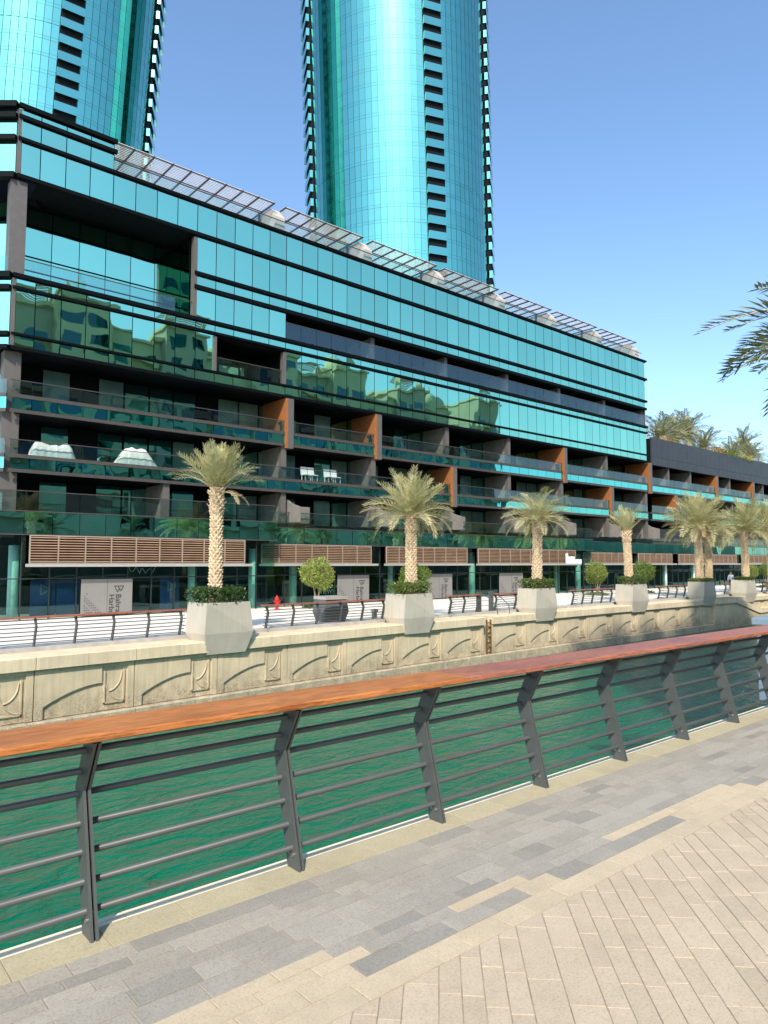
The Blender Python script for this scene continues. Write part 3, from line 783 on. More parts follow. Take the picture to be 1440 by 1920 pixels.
for px0, px1, Y, txtpos in ((152, 248, 36.14, .62), (633, 692, 37.04, .66), (798, 848, 37.04, .66), (937, 981, 37.04, .60)):
    a, b = ony(px0, 1110, Y), ony(px1, 1110, Y)
    h = link('hoarding_board', MB().box(a.x, b.x, Y, Y+.05, FAR_Z+.08, .96).mesh('hoarding_board', G['hoard']), bd)
    link('board_seam', MB().box((a.x+b.x)/2-.008, (a.x+b.x)/2+.008, Y-.004, Y, FAR_Z+.08, .96).mesh('board_seam', G['slab']), h)
    w = b.x-a.x; tx = a.x+w*txtpos
    link('logo', LOGO, h, (tx+.05, Y-.008, .30))
    link('lettering', TXT, h, (tx+.13, Y-.006, .20), (R(90), R(90), 0), (.86, .86, 1))
    link('dot_print', DOTS, h, (a.x+.15, Y-.006, FAR_Z+.10))
for px0, px1, Y in ((57, 104, 36.35), (106, 150, 36.35), (300, 336, 36.35)):
    a, b = ony(px0, 1110, Y), ony(px1, 1110, Y)
    h = link('window_poster', MB().box(a.x, b.x, Y, Y+.03, FAR_Z+.1, .95).mesh('window_poster', G['poster']), bd)
    if px0 != 106:
        m = MB(); strokes(m, [(0, 0), (0, .5), (.42, .25), (0, 0)], .03, -.004, .004); link('logo', m.mesh('logo', G['hoard']), h, ((a.x+b.x)/2-.1, Y-.006, .25))
for px0, px1 in ((560, 628),):
    a = ony(px0+50, 1110, 37.3); me = text_mesh('Harbour\nVIEWS', .42, 'ledge'); link('window_lettering', me, bd, (a.x-.5, 37.24, .15), (R(90), 0, 0))

# left chamfer face, seen almost edge-on to the picture
CH = Vector((-.758, .653, 0)); CA = math.atan2(-.653, .758)
def chpane(key, name, s0, s1, z0, z1, off=.0, th=.03):
    n = Vector((-.653, -.758, 0)); p = Vector((XC-.15, YF+.03, 0)) + CH*s1 + n*off
    link(name, unit(key), bd, (p.x, p.y, z0), (jr.gauss(0, .001), 0, CA), (s1-s0, th, z1-z0))
for s0 in (0.02, 1.25, 2.48, 3.71, 4.94):
    for z0, z1, k in ((20.75, 22.35, 'facade'), (22.62, 23.44, 'facade'), (23.77, 24.0, 'facade'), (15.14, 15.45, 'facade'), (12.85, 14.87, 'facade'), (12.2, 12.62, 'facade'), (9.14, 9.69, 'fascia'), (6.26, 6.79, 'fascia'), (3.12, 4.16, 'window')):
        chpane(k, 'chamfer_pane', s0, s0+1.2, z0, z1)
    for z0, z1 in ((15.77, 16.6), (9.88, 10.55), (6.98, 7.67), (4.2, 5.1)): chpane('balustrade', 'balustrade_pane', s0, s0+1.2, z0, z1)
for z0, z1 in ((22.37, 22.60), (20.45, 20.72), (15.48, 15.75), (14.90, 15.11), (12.65, 12.82), (12.0, 12.17), (23.48, 23.74), (24.04, 24.32)): chpane('fin', 'horizontal_fin', -.05, 6.2, z0, z1, .25, .34)
for z0, z1 in ((9.70, 9.87), (8.96, 9.13), (6.80, 6.97), (6.08, 6.25), (4.17, 4.22), (3.05, 3.11)): chpane('slab', 'slab_edge', 0, 6.2, z0, z1, .05, .10)
for z0, z1, k in ((15.8, 20.4, 'facade'), (9.9, 11.9, 'window'), (7.0, 8.9, 'window'), (4.25, 6.0, 'window')): chpane(k, 'chamfer_window', 1.0, 6.2, z0, z1, -2.2)
chpane('dark', 'chamfer_core', .8, 6.2, FAR_Z+.05, 24.0, -2.6, .2)
for z0, z1 in ((20.46, 20.7), (15.3, 15.7), (12.03, 12.6), (8.98, 9.8), (6.1, 6.9), (3.1, 4.1)): chpane('soffit', 'chamfer_slab', .1, 6.15, z0, z1, -2.3, 2.25)
chpane('shop', 'shop_pane', .05, 1.6, FAR_Z+.05, 3.0); chpane('shop', 'shop_pane', 1.65, 3.2, FAR_Z+.05, 3.0)
bar('corner_mullion', 'column', XC-.75, XC-.60, 36.0, 36.2, FAR_Z, 4.2)
for z in (22.37, 20.45): bar('end_cap', 'fin', XE, XE+.2, YF, 44, z, z+.23)
bar('end_wall', 'column', XE-.04, XE+.02, YF+.05, 55, 12.0, 22.37)

# roof terrace: clear balustrade, concrete cheeks
bar('roof_deck', 'concrete', 12.91, XE-.05, YF+.08, 56, 22.36, 22.52)
RE = [13.0] + [14.95+PWD*1.5*k for k in range(30)]
RE = [e for e in RE if e < XE]
balustrade(12.95, XE-.1, YF+.22, 22.62, 23.38, 'roofglass', True, edges=RE)
for x in MODS: 
    m = MB().prism_x([(YF+.4, 23.7), (YF+1.0, 24.38), (YF+3.2, 24.38), (YF+3.2, 22.52), (YF+.4, 22.52)], min(x, XE-.4)-.62, min(x, XE-.4)+.10)
    link('roof_cheek_wall', m.mesh('roof_cheek_wall', G['concrete']), bd)

# pergolas on the roof
pg_x = [(12.95, 23.1)] + [(m+.12, m+6.55) for m in MODS[:6]]
plabs = ['longest roof pergola, next to the raised corner storey', 'roof pergola second from the left, right of the first concrete cheek wall', 'roof pergola in front of the middle of the round tower',
         'roof pergola under the right edge of the round tower', 'fifth roof pergola from the left, against open sky', 'sixth roof pergola from the left, against open sky', 'last roof pergola at the right end of the roof']
for (x0, x1), lab in zip(pg_x, plabs):
    z = 24.50; y0, y1 = YF+.35, YF+5.2
    t = thing('roof_pergola', lab, 'pergola', (x0, y0, 22.52), 'slatted pergolas on the glass building roof')
    n = round((x1-x0)/1.1)
    for k in range(n+1):
        x = x0+.04+(x1-x0-.08)*k/n; link('beam', MB().box(x-.028, x+.028, y0, y1, z-.10, z).mesh('beam', G['pbeam']), t)
    for y in (y0+.05, y0+1.5, y0+3.0, y1-.05): link('cross_beam', MB().box(x0, x1, y-.02, y+.02, z-.08, z-.03).mesh('cross_beam', G['pbeam']), t)
    m = MB(); ns = 30
    for k in range(ns): 
        y = y0+(y1-y0)*(k+.5)/ns; m.box(x0, x1, y-.03, y+.02, z+.003, z+.025)
    stuff(link('slat_field', m.mesh('slat_field', G['pslat']), t))
    for x in (x0+.2, x1-.2):
        for y in (y0+1.6, y1-.4): link('leg', MB().box(x-.06, x+.06, y-.06, y+.06, 22.52, z-.14).mesh('leg', G['pbeam']), t)

# ================================================================== charcoal annex to the right
ax = thing('charcoal_annex', 'lower wing with charcoal metal parapet and roof planting, right of the glass building', 'building', (XE+.5, YF, FAR_Z))
def abar(name, key, *a): return block(name, key, ax, *a)
AX0, AX1 = XE+.55, 122.0
x = AX0+.3
while x < AX1:
    abar('parapet_panel', 'annex', x+.008, x+1.1-.008, YF-.10, YF+.05, 12.72, 14.72); abar('parapet_panel', 'annex', x+.008, x+1.1-.008, YF-.10, YF+.05, 11.86, 12.70); x += 1.1
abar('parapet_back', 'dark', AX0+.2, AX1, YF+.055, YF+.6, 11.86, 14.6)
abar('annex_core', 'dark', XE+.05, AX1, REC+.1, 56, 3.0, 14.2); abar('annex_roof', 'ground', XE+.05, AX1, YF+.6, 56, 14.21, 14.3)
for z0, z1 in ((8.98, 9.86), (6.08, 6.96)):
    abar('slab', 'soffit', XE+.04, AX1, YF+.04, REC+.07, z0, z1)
    f0, f1 = (9.14, 9.69) if z0 > 8 else (6.26, 6.79)
    abar('slab_edge', 'slab', AX0, AX1, YF-.05, YF+.04, f1+.002, f1+.18); abar('slab_edge', 'slab', AX0, AX1, YF-.05, YF+.04, f0-.17, f0-.002)
    x = AX0+.3
    while x < 110:
        link('fascia_pane', unit('fascia'), ax, (x+.015, YF, f0+.01), (jr.gauss(0, .003), 0, jr.gauss(0, .003)), (PWD-.03, .03, f1-f0-.02))
        link('balustrade_pane', unit('balustrade'), ax, (x+.015, YF+.03, f1+.19), (0, 0, jr.gauss(0, .003)), (PWD-.03, .02, .70)); x += PWD
def afin(x, z0, z1, sz):
    prof = [(YF-.12, z1), (YF-.12, z0), (YF+.30, z0), (YF+.30, sz+.72), (YF+.85, sz+.72), (YF+.85, sz), (REC, sz), (REC, z1)]
    f = link('rust_fin', MB().prism_x(prof, x-.10, x+.06).mesh('rust_fin', G['corten']), ax)
    link('fin_cladding', MB().box(x+.062, x+.48, YF-.121, YF+.32, z0, z1).mesh('fin_cladding', G['column']), f)
for px in (1342, 1410): afin(ony(px, 910, YF).x, 8.86, 11.85, 9.865)
for px in (1266, 1440): afin(ony(px, 950, YF).x, 5.98, 9.0, 6.965)
for px, z0, z1 in ((1257, 9.865, 11.86), (1298, 9.865, 11.86), (1371, 9.865, 11.86), (1433, 9.865, 11.86), (1340, 6.965, 8.98), (1375, 6.965, 8.98), (1405, 6.965, 8.98)):
    x = ony(px, 915, YF).x
    abar('column', 'column', x-.14, x+.14, YF+.15, YF+.45, z0, z1); abar('partition_wall', 'partition', x-.08, x+.08, YF+.45, REC, z0, z1)
abar('lower_wall', 'partition', XE+.05, AX1, YF+1.2, YF+1.4, 3.76, 5.4)
# ================================================================== ROUND GLASS TOWERS
def tower(label, depth, px_at0, px_at1, y1, Rr, stacks, twist, zlo, zhi, FH):
    # centre line through two pixels (at image rows 0 and y1) at the given depth along the view axis
    fh = Vector((math.cos(PSI), math.sin(PSI), 0))
    def at(px, py):
        d = ray(px, py); return EYE + d*(depth/d.dot(FW))
    A, B = at(px_at0, 0), at(px_at1, y1)
    lean = (A-B)/(A.z-B.z)
    def centre(z): q = B + lean*(z-B.z); return Vector((q.x, q.y, z))
    c0 = centre(FAR_Z)
    t = thing('round_glass_tower', label, 'tower', c0, 'twin round glass towers')
    cc = centre((zlo+zhi)/2); face = math.atan2(-cc.y, -cc.x)   # angle of the side facing the viewer
    NC = 96; da = 2*math.pi/NC; wch = 2*Rr*math.sin(da/2)
    nf = int((zhi-FAR_Z)/FH)
    core = MB(); vs = []
    for k in range(nf+1):
        c = centre(FAR_Z+k*FH); vs += [(c.x+(Rr-.14)*math.cos(2*math.pi*j/96), c.y+(Rr-.14)*math.sin(2*math.pi*j/96), c.z) for j in range(96)]
    core.add(vs, [(k*96+j, k*96+(j+1) % 96, (k+1)*96+(j+1) % 96, (k+1)*96+j) for k in range(nf) for j in range(96)] + [tuple(range(nf*96, (nf+1)*96))])
    link('core', core.mesh('core', G['towercore']), t)
    rest = MB(); cnt = 0; rj = random.Random(int(depth))
    stack_cols = {}
    for s, w in stacks:
        c = round(s/math.degrees(da))
        for j in range(w): stack_cols[c-w//2+j] = (j, w)
    todo = []
    for f in range(nf):
        z = FAR_Z+f*FH
        for j in range(-48, 48):
            if j in stack_cols: continue
            ang = face + j*da + R(twist)*(z-zlo) + da/2
            todo.append((f, j, z, ang))
    vis = [q for q in todo if abs(q[1]) < 40 and zlo < q[2] < zhi]
    vis.sort(key=lambda q: (abs(q[2]-(zlo+20))//6, abs(q[1])))
    chosen = set((q[0], q[1]) for q in vis[:148])
    for f, j, z, ang in todo:
        c = centre(z); rad = Rr*math.cos(da/2)
        n = Vector((math.cos(ang), math.sin(ang), 0)); tg = Vector((-n.y, n.x, 0))
        p = c + n*rad - tg*(wch/2-.055)
        yaw = math.atan2(tg.y, tg.x) + rj.gauss(0, .002)
        lv = Vector((lean.x, lean.y, 1)); lq = Vector((0, 0, 1)).rotation_difference(lv)
        for z0, z1, nm in ((.02, .64, 'spandrel_pane'), (.675, FH-.02, 'vision_pane')):
            if (f, j) in chosen:
                pe = (lq @ Euler((rj.gauss(0, .0015), 0, yaw)).to_quaternion()).to_euler(); b0 = p + lv*z0
                link(nm, unit('tower'), t, (b0.x, b0.y, z+z0), pe, (wch-.11, .08, z1-z0))
            else:
                u = Vector((math.cos(yaw), math.sin(yaw), 0))*(wch-.11); v2 = Vector((-math.sin(yaw), math.cos(yaw), 0))*.08
                q = [p, p+u, p+u+v2, p+v2]; dx = rj.gauss(0, .003)
                rest.add([(a.x+lean.x*z0, a.y+lean.y*z0, z+z0) for a in q] + [(a.x+lean.x*z1+n.x*dx, a.y+lean.y*z1+n.y*dx, z+z1) for a in q], [(0, 1, 5, 4), (1, 2, 6, 5), (3, 0, 4, 7), (4, 5, 6, 7)])
    stuff(link('curtain_wall_beyond', rest.mesh('curtain_wall_beyond', G['tower']), t))
    fins = MB()
    for f in range(nf):
        z = FAR_Z+f*FH
        if not (zlo-12 < z < zhi): continue
        for s, w in stacks:
            cc = round(s/math.degrees(da)); j = cc-w//2+w/2
            ang = face + j*da + R(twist)*(z-zlo); c = centre(z)
            n = Vector((math.cos(ang), math.sin(ang), 0)); tg = Vector((-n.y, n.x, 0)); W = w*wch
            p = c + n*(Rr-1.0) - tg*(W/2-.1)
            yaw = math.atan2(tg.y, tg.x)
            # parapet box (teal glass), slab, black box painted as the shade of the opening
            b = link('balcony', BAL, t, (c.x+n.x*Rr, c.y+n.y*Rr, z), (0, 0, yaw), (W-.1, 1, 1))
            link('balcony_opening', OPN, b, (0, 0, 0), local=True)
    return t
m = MB().box(-.5, .5, -.10, .55, .0, .12); 
BAL = MB().box(-.5, .5, -.80, -.05, -.25, 1.55).mesh('balcony', G['tower'])
# solid black box standing in for the shade between one balcony front and the next
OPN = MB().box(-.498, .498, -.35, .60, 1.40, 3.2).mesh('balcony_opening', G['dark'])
TW1 = tower('round teal glass tower with balcony stacks, rising behind the middle of the roof', 180, 738, 751, 500, 22.6, [(-74, 5), (20, 3), (74, 5)], 0, 62, 172, 3.40)
TW2 = tower('round teal glass tower cut by the left edge of the picture', 165, 108, 84, 285, 22.9, [(6, 3), (71, 5), (-74, 5)], 0, 82, 176, 3.40)

# ================================================================== PLANTING
def frond_mesh(name, L, a0, a1, n, lmax, key, seed, w=.036):
    r = random.Random(seed); m = MB(); pts = []; p = Vector((0, 0, 0)); N = 14
    tang = []
    for k in range(N+1):
        a = R(a0+(a1-a0)*(k/N)**1.3); tg = Vector((math.cos(a), 0, math.sin(a))); tang.append(tg); pts.append(p.copy()); p = p + tg*(L/N)
    rad = [.022*(1-.85*k/N) for k in range(N+1)]
    m.tube(pts, rad, 5)
    nv = len(m.f)
    for k in range(n):
        t = .10+.90*k/(n-1); q = t*N; i = min(N-1, int(q)); f = q-i
        c = pts[i].lerp(pts[i+1], f); tg = tang[i].lerp(tang[i+1], f).normalized(); up = Vector((-tg.z, 0, tg.x))
        ll = lmax*(.35+.65*math.sin(math.pi*min(1, .12+t*.9))**.8)*r.uniform(.82, 1.1)
        fwd = .35+.75*t
        for s in (-1, 1):
            d = (tg*fwd + Vector((0, s, 0)) + up*r.uniform(.05, .75)).normalized()
            side = d.cross(up).normalized()*(w/2)
            tip = c + d*ll + Vector((0, 0, -.05*ll*r.random()))
            mid = c + d*ll*.45 + up*.004
            m.add([c, mid+side, tip, mid-side], [(0, 1, 2), (0, 2, 3)])
    me = m.mesh(name, G[key]); me.materials.append(G['rachis'])
    for k in range(nv): me.polygons[k].material_index = 1
    return me
FR = {'up': [frond_mesh('frond', 2.0, 40, 24, 32, .54, 'palm', k) for k in (1, 2)],
      'mid': [frond_mesh('frond', 2.1, 40, -20, 32, .56, 'palm', k) for k in (3, 4)],
      'low': [frond_mesh('frond', 2.0, 30, -55, 30, .50, 'palm', k) for k in (5, 6)],
      'dry': [frond_mesh('frond', 1.7, 10, -75, 34, .34, 'drypalm', 7)]}
FRD = {'up': [frond_mesh('frond', 2.0, 40, 0, 34, .46, 'palm2', k, .045) for k in (11, 12)], 'mid': [frond_mesh('frond', 2.1, 40, -40, 34, .46, 'palm2', k, .045) for k in (13, 14)],
       'low': [frond_mesh('frond', 2.0, 25, -70, 34, .46, 'palm2', 15, .045)], 'dry': [frond_mesh('frond', 1.7, 10, -75, 28, .36, 'drypalm', 16)]}
def trunk_mesh(h, r0, r1, seed):
    r = random.Random(seed); m = MB(); n = 16
    prof = []
    K = 16
    for k in range(K+1):
        z = h*k/K; s = r0+(r1-r0)*k/K
        if k > K-4: s *= 1.0+.16*(k-K+4)/4
        prof.append((s*.9, z))
    m.lathe(prof, n)
    rows = int(h/.105); nb = 9
    for i in range(rows):
        z = h*(i+.3)/rows; s = r0+(r1-r0)*z/h
        if z > h*.78: s *= 1.14
        for j in range(nb):
            a = 2*math.pi*(j+.5*(i % 2)+r.uniform(-.10, .10))/nb; ca, sa = math.cos(a), math.sin(a); da = math.pi/nb*1.0
            hh = r.uniform(.10, .15); out = s*(1.10+r.uniform(-.03, .10))
            A = (s*.88*math.cos(a-da), s*.88*math.sin(a-da), z); B = (s*.88*math.cos(a+da), s*.88*math.sin(a+da), z)
            Bt = (s*.86*ca, s*.86*sa, z-.05); T = (out*ca, out*sa, z+hh*.62); T2 = (s*.86*ca, s*.86*sa, z+hh)
            m.add([A, B, Bt, T, T2], [(0, 2, 3), (2, 1, 3), (0, 3, 4), (3, 1, 4)])
    for i in range(26):                              # fibrous cut stalks below the crown
        a = r.uniform(0, 6.28); z = h*r.uniform(.80, 1.0); s = r0*1.05; el = r.uniform(.7, 1.3)
        m.tube([(s*.8*math.cos(a), s*.8*math.sin(a), z), ((s+.10)*math.cos(a), (s+.10)*math.sin(a), z+.16*el)], [.035, .018], 4)
    return m.mesh('trunk', G['trunk'])
def palm(name, label, loc, h, r0, n, incl, size, seed, group, mix=('up', 'mid', 'low'), lean=(0, 0), frs=None, drop_dry=2):
    r = random.Random(seed); frs = frs or FR
    t = thing(name, label, 'palm tree', loc, group, r.uniform(0, 6))
    tm = trunk_mesh(h, r0, r0*.88, seed)
    tr = link('trunk', tm, t, (0, 0, -.05), (lean[0], lean[1], 0), local=True)
    top = Euler((lean[0], lean[1], 0)).to_matrix() @ Vector((0, 0, h-.08))
    for k in range(n):
        f = (k+.5)/n; inc = incl[0]+(incl[1]-incl[0])*f**.8      # from vertical
        kind = mix[0] if f < .42 else mix[1] if f < .78 else mix[2]
        me = r.choice(frs[kind]); az = k*2.39996+r.uniform(-.2, .2)
        base = {'up': 40, 'mid': 40, 'low': 30, 'dry': 10}[kind]
        pitch = R(base-(90-inc)+r.uniform(-6, 6))    # rotation about local y lowers the frond
        s = size*r.uniform(.85, 1.08)
        link('frond', me, t, top + Vector((math.cos(az)*.05, math.sin(az)*.05, -.12*f)), (r.uniform(-.35, .35), pitch, az), (s, s, s), local=True)
    for k in range(drop_dry):
        az = r.uniform(0, 6.28); link('frond', frs['dry'][0], t, top+Vector((0, 0, -.2)), (0, R(-5), az), (size*.9,)*3, local=True)
    return t
GP = 'date palms in the quay planters'
PX = PL
def pl_loc(px): x = atx(px, 1095, -1.28); return (x, yr(x)-1.28, .20)
palm('date_palm', 'date palm with a tall straight trunk and upright crown in the nearest planter', pl_loc(404), 4.35, .25, 46, (0, 46), .86, 21, GP, ('up', 'up', 'mid'))
palm('date_palm', 'date palm with a wide drooping crown in front of the clipped tree, second planter', pl_loc(771), 3.85, .28, 46, (2, 86), 1.1, 22, GP, ('up', 'mid', 'low'))
palm('date_palm', 'date palm right of the quay ladder with a ragged flat crown', pl_loc(1006), 4.1, .29, 42, (8, 90), .98, 23, GP, ('mid', 'mid', 'low'), (0, .03))
palm('date_palm', 'small date palm with only a few upright fronds', pl_loc(1180), 3.75, .28, 17, (4, 42), .88, 24, GP, ('up', 'up', 'up'), (.02, -.02), None, 0)
palm('date_palm', 'bushy date palm of the twin pair, left trunk', pl_loc(1313), 4.45, .31, 48, (2, 86), 1.4, 25, GP, ('up', 'mid', 'low'), (0, .02))
palm('date_palm', 'date palm of the twin pair, right trunk, leaning right', pl_loc(1329), 4.2, .29, 42, (4, 90), 1.25, 26, GP, ('mid', 'mid', 'low'), (.03, .05))
palm('date_palm', 'date palm with arching crown in the farthest planter', pl_loc(1399), 4.35, .30, 46, (4, 88), 1.4, 27, GP, ('up', 'mid', 'low'), (0, -.03))
xx = atx(1446, 1080, -1.3)
palm('date_palm', 'date palm crown cut by the right picture edge', (xx, yr(xx)-1.3, FAR_Z), 6.0, .3, 36, (10, 105), 1.5, 28, GP)
palm('near_palm', 'dark palm fronds reaching into the sky from the right picture edge', (12.0, 2.6, 0), 5.45, .24, 44, (66, 96), 1.25, 35, None, ('up', 'up', 'mid'), (0, 0), FRD)

for k in range(7):  # palm row added out of view to darken the podium glass reflections
    palm('promenade_palm', ['date palm on the near promenade row beyond the right edge, seen only in reflections', 'second palm of the near promenade row, seen only in reflections', 'third palm of the near promenade row, seen only in reflections', 'fourth palm of the near promenade row, seen only in reflections', 'fifth palm of the near promenade row, seen only in reflections', 'sixth palm of the near promenade row, seen only in reflections', 'last palm of the near promenade row, seen only in reflections'][k],
         (21+9.0*k, -4.5, 0), 5.5, .28, 24, (5, 100), 1.5, 140+k, 'palms along the near promenade', ('up', 'mid', 'low'), (0, 0), FRD, 0)
def leaf_cloud(name, key, pts, size, seed, k=1.0):
    r = random.Random(seed); m = MB()
    for p in pts:
        d = Vector((r.gauss(0, 1), r.gauss(0, 1), r.gauss(0, 1)+.4)).normalized(); u = d.orthogonal().normalized(); u.rotate(Matrix.Rotation(r.uniform(0, 6.28), 3, d)); w = d.cross(u)
        s = size*r.uniform(.6, 1.3); p = Vector(p)
        m.add([p-u*s, p+w*s*.45, p+u*s, p-w*s*.45], [(0, 1, 2), (0, 2, 3)])
    return m.mesh(name, G[key])
def ball_pts(n, rx, rz, seed, shell=.55):
    r = random.Random(seed); out = []
    lobes = [(Vector((r.gauss(0, 1), r.gauss(0, 1), r.gauss(0, 1))).normalized(), r.uniform(.05, .20)) for _ in range(26)]
    while len(out) < n:
        d = Vector((r.gauss(0, 1), r.gauss(0, 1), r.gauss(0, 1))).normalized()
        b = 1.0 + sum(w*max(0, d.dot(l)-.80)/.20 for l, w in lobes) - .10
        q = b*(shell+(1-shell)*r.random()**.5)
        if r.random() < .05: q *= 1.10
        out.append((d.x*rx*q, d.y*rx*q, d.z*rz*q))
    return out
CROWN = [leaf_cloud('crown', 'topiary', ball_pts(4200, 1.0, .94, 40+k), .07, 50+k) for k in range(3)]
SHRUB = leaf_cloud('ground_shrub', 'hedge', [(x, y, abs(z)) for x, y, z in ball_pts(500, .85, .22, 60)], .07, 61)
def topiary(label, px, py, cpy, rpx, k):
    b = onz(px, py, FAR_Z); depth = (b-EYE).dot(FW); rad = rpx*depth/F
    cz = H + (1056-cpy)/F*depth*1.0
    t = thing('clipped_tree', label, 'tree', b, 'clipped ball trees on the far promenade')
    ch = cz-FAR_Z
    m = MB(); rk = random.Random(k)
    for j in range(4):
        a = j*1.6+k; m.tube([(0.05*math.cos(a), .05*math.sin(a), 0), (.12*math.cos(a), .12*math.sin(a), ch*.35), (rad*.35*math.cos(a), rad*.35*math.sin(a), ch*.75), (rad*.55*math.cos(a+.4), rad*.55*math.sin(a+.4), ch*1.05)], [.055, .045, .03, .012], 6)
    link('trunk', m.mesh('trunk', G['bark']), t, local=True)
    link('crown', CROWN[k % 3], t, (0, 0, ch), (0, 0, k*1.3), (rad, rad, rad), local=True)
    link('ground_shrub', SHRUB, t, (0, 0, .02), (0, 0, k), (1.1, 1.1, 1), local=True)
topiary('clipped ball tree between the red hydrant and the dark planter', 594, 1140, 1077, 30, 0)
topiary('clipped ball tree half hidden behind the second palm trunk', 775, 1131, 1081, 28, 1)
topiary('clipped ball tree left of the small upright palm', 1121, 1116, 1074, 20, 2)
topiary('clipped ball tree right of the small upright palm', 1207, 1112, 1073, 20, 3)
topiary('clipped ball tree right of the farthest planter palm', 1408, 1102, 1069, 12, 4)
topiary('brownish clipped ball tree at the right picture edge', 1436, 1101, 1069, 12, 5)
# hedges in the planters
def box_pts(n, x, y, z, seed):
    r = random.Random(seed); out = []
    for _ in range(n):
        a = r.uniform(-1, 1); b = r.uniform(-1, 1); e = max(0, 1-.10*(abs(a)**6+abs(b)**6)); c = r.random()**.45
        bx = 1+.06*math.sin(7*a+3*b); out.append((a*x*bx, b*y*bx, c*z*e*(1+.10*math.sin(9*a)*math.sin(8*b))))
    return out
HEDGE = [leaf_cloud('leaves', 'hedge', box_pts(3000, 1.0, .68, .66, 70+k), .06, 80+k) for k in range(2)]
hl = ['dark hedge around the trunk of the nearest palm', 'dark hedge around the palm in the second planter', 'dark hedge in the planter right of the ladder', 'dark hedge around the small upright palm', 'low hedge around the twin palms', 'low hedge in the farthest planter']
for i, lab in enumerate(hl):
    x = PL[i]; t = thing('planter_hedge', lab, 'hedge', (x, yr(x)-1.30, .21), 'hedges filling the quay planters', yang(x))
    link('leaves', HEDGE[i % 2], t, (0, 0, .02), (0, 0, 3.14*(i % 2)), (.95, .92, 1.0 if i < 4 else .6), local=True)
    link('soil', MB().box(-.74, .74, -.44, .44, -.06, .02).mesh('soil', G['bark']), t, local=True)

# roof garden on the annex
for i, (px, py, sz, hh) in enumerate(((1240, 800, 1.7, 2.6), (1268, 800, 1.7, 2.2), (1290, 792, 1.6, 2.6), (1318, 822, 1.5, 1.6), (1372, 835, 1.2, 1.0), (1392, 822, 1.6, 1.8), (1408, 838, 1.3, 1.4))):
    p = ony(px, py, 41.0+(i % 3)*1.2)
    lab = ['roof palm hard against the end of the glass building', 'roof palm second from the glass building', 'tallest roof palm above the orange flowers', 'roof palm at the right of the left palm group', 'small roof palm left of the lone roof palm', 'lone grey green roof palm near the right edge', 'low roof palm right of the lone roof palm'][i]
    palm('roof_palm', lab, (p.x, p.y, 14.3), max(.8, p.z-14.3-1.2), .28, 34, (5, 105), sz*1.05, 90+i, 'palms in the annex roof garden', ('up', 'mid', 'low'), (0, 0), FRD, 0)
for i, (px, py, key, rx, rz, lab) in enumerate(((1243, 818, 'flower', 1.6, .7, 'orange flowering bush on the annex roof under the palms'), (1262, 826, 'shrub', 1.3, .6, 'small yellow green bush right of the orange flowers'), (1345, 836, 'flower', 2.0, 1.2, 'yellow orange bush between the two roof palm groups'),
        (1362, 846, 'shrub', 2.2, 1.0, 'bright green bush spilling over the charcoal parapet'), (1390, 850, 'shrub', 2.4, .8, 'low green bush at the parapet near the right edge'))):
    p = ony(px, py, 37.9)
    t = thing('roof_bush', lab, 'bush', (p.x, 37.9, 14.25), 'bushes along the annex parapet')
    link('leaves', leaf_cloud('leaves', key, [(x, y*.5, abs(z)*1.0) for x, y, z in ball_pts(1200, rx, rz, 200+i, .4)], .10, 210+i), t, (0, 0, .2), local=True)
    link('stem', MB().tube([(0, 0, 0), (.1, 0, .5), (.3, .1, .9)], [.05, .04, .02], 5).mesh('stem', G['bark']), t, local=True)
vt = thing('climbing_vine', 'green vine hanging down the right end of the glass building', 'vine', (XE+.3, YF+.5, 13.2))
rv = random.Random(3)
link('leaves', leaf_cloud('leaves', 'shrub', [(rv.gauss(0, .16), rv.uniform(-.2, 1.2), z) for z in [rv.uniform(.0, 6.8) for _ in range(900)]], .09, 5), vt, (0.1, 0, 0), local=True)
link('stem', MB().tube([(0, .3, 0), (.05, .4, 3), (.02, .3, 6.8)], .03, 5).mesh('stem', G['bark']), vt, local=True)

# ================================================================== THINGS ON THE FAR PROMENADE
hp = onz(519, 1143, FAR_Z)
t = thing('fire_hydrant', 'red fire hydrant behind the railing, left of the clipped ball tree', 'hydrant', hp)
link('barrel', MB().lathe([(.15, 0), (.15, .05), (.095, .06), (.095, .52), (.13, .53), (.13, .58), (.11, .60), (.09, .70), (.05, .76), (.03, .77), (.03, .82), (.0, .82)], 16).mesh('barrel', G['red'], False), t, local=True)
for a in (0, math.pi): link('side_outlet', MB().tube([(.06*math.cos(a), 0, .46), (.20*math.cos(a), 0, .46)], .055, 10).mesh('side_outlet', G['red']), t, local=True)
link('front_outlet', MB().tube([(0, -.06, .40), (0, -.19, .40)], .065, 10).mesh('front_outlet', G['red']), t, local=True)
dp = onz(629, 1166, FAR_Z)
t = thing('dark_planter_box', 'dark grey faceted box with pale top behind the railing', 'planter', dp)
rings = [(0, .52), (.45, .66), (1.0, .58)]
vs = [(s*x, s*y+.4, z) for z, s in rings for x, y in ((-1, -.75), (1, -.8), (1.02, .75), (-1.0, .7))]
fs = [(0, 3, 2, 1), (8, 9, 10, 11)] + [(4*k+a, 4*k+(a+1) % 4, 4*k+4+(a+1) % 4, 4*k+4+a) for k in (0, 1) for a in range(4)]
link('box_shell', MB().add(vs, fs).mesh('box_shell', G['darkplanter']), t, local=True)
link('pale_top', MB().box(-.60, .62, -.10, .86, 1.004, 1.14).mesh('pale_top', G['ledge']), t, local=True)
sp = onz(702, 1160, FAR_Z)
t = thing('lamp_bollard', 'small pale bollard light at the foot of the railing, left of the second planter', 'bollard', sp)
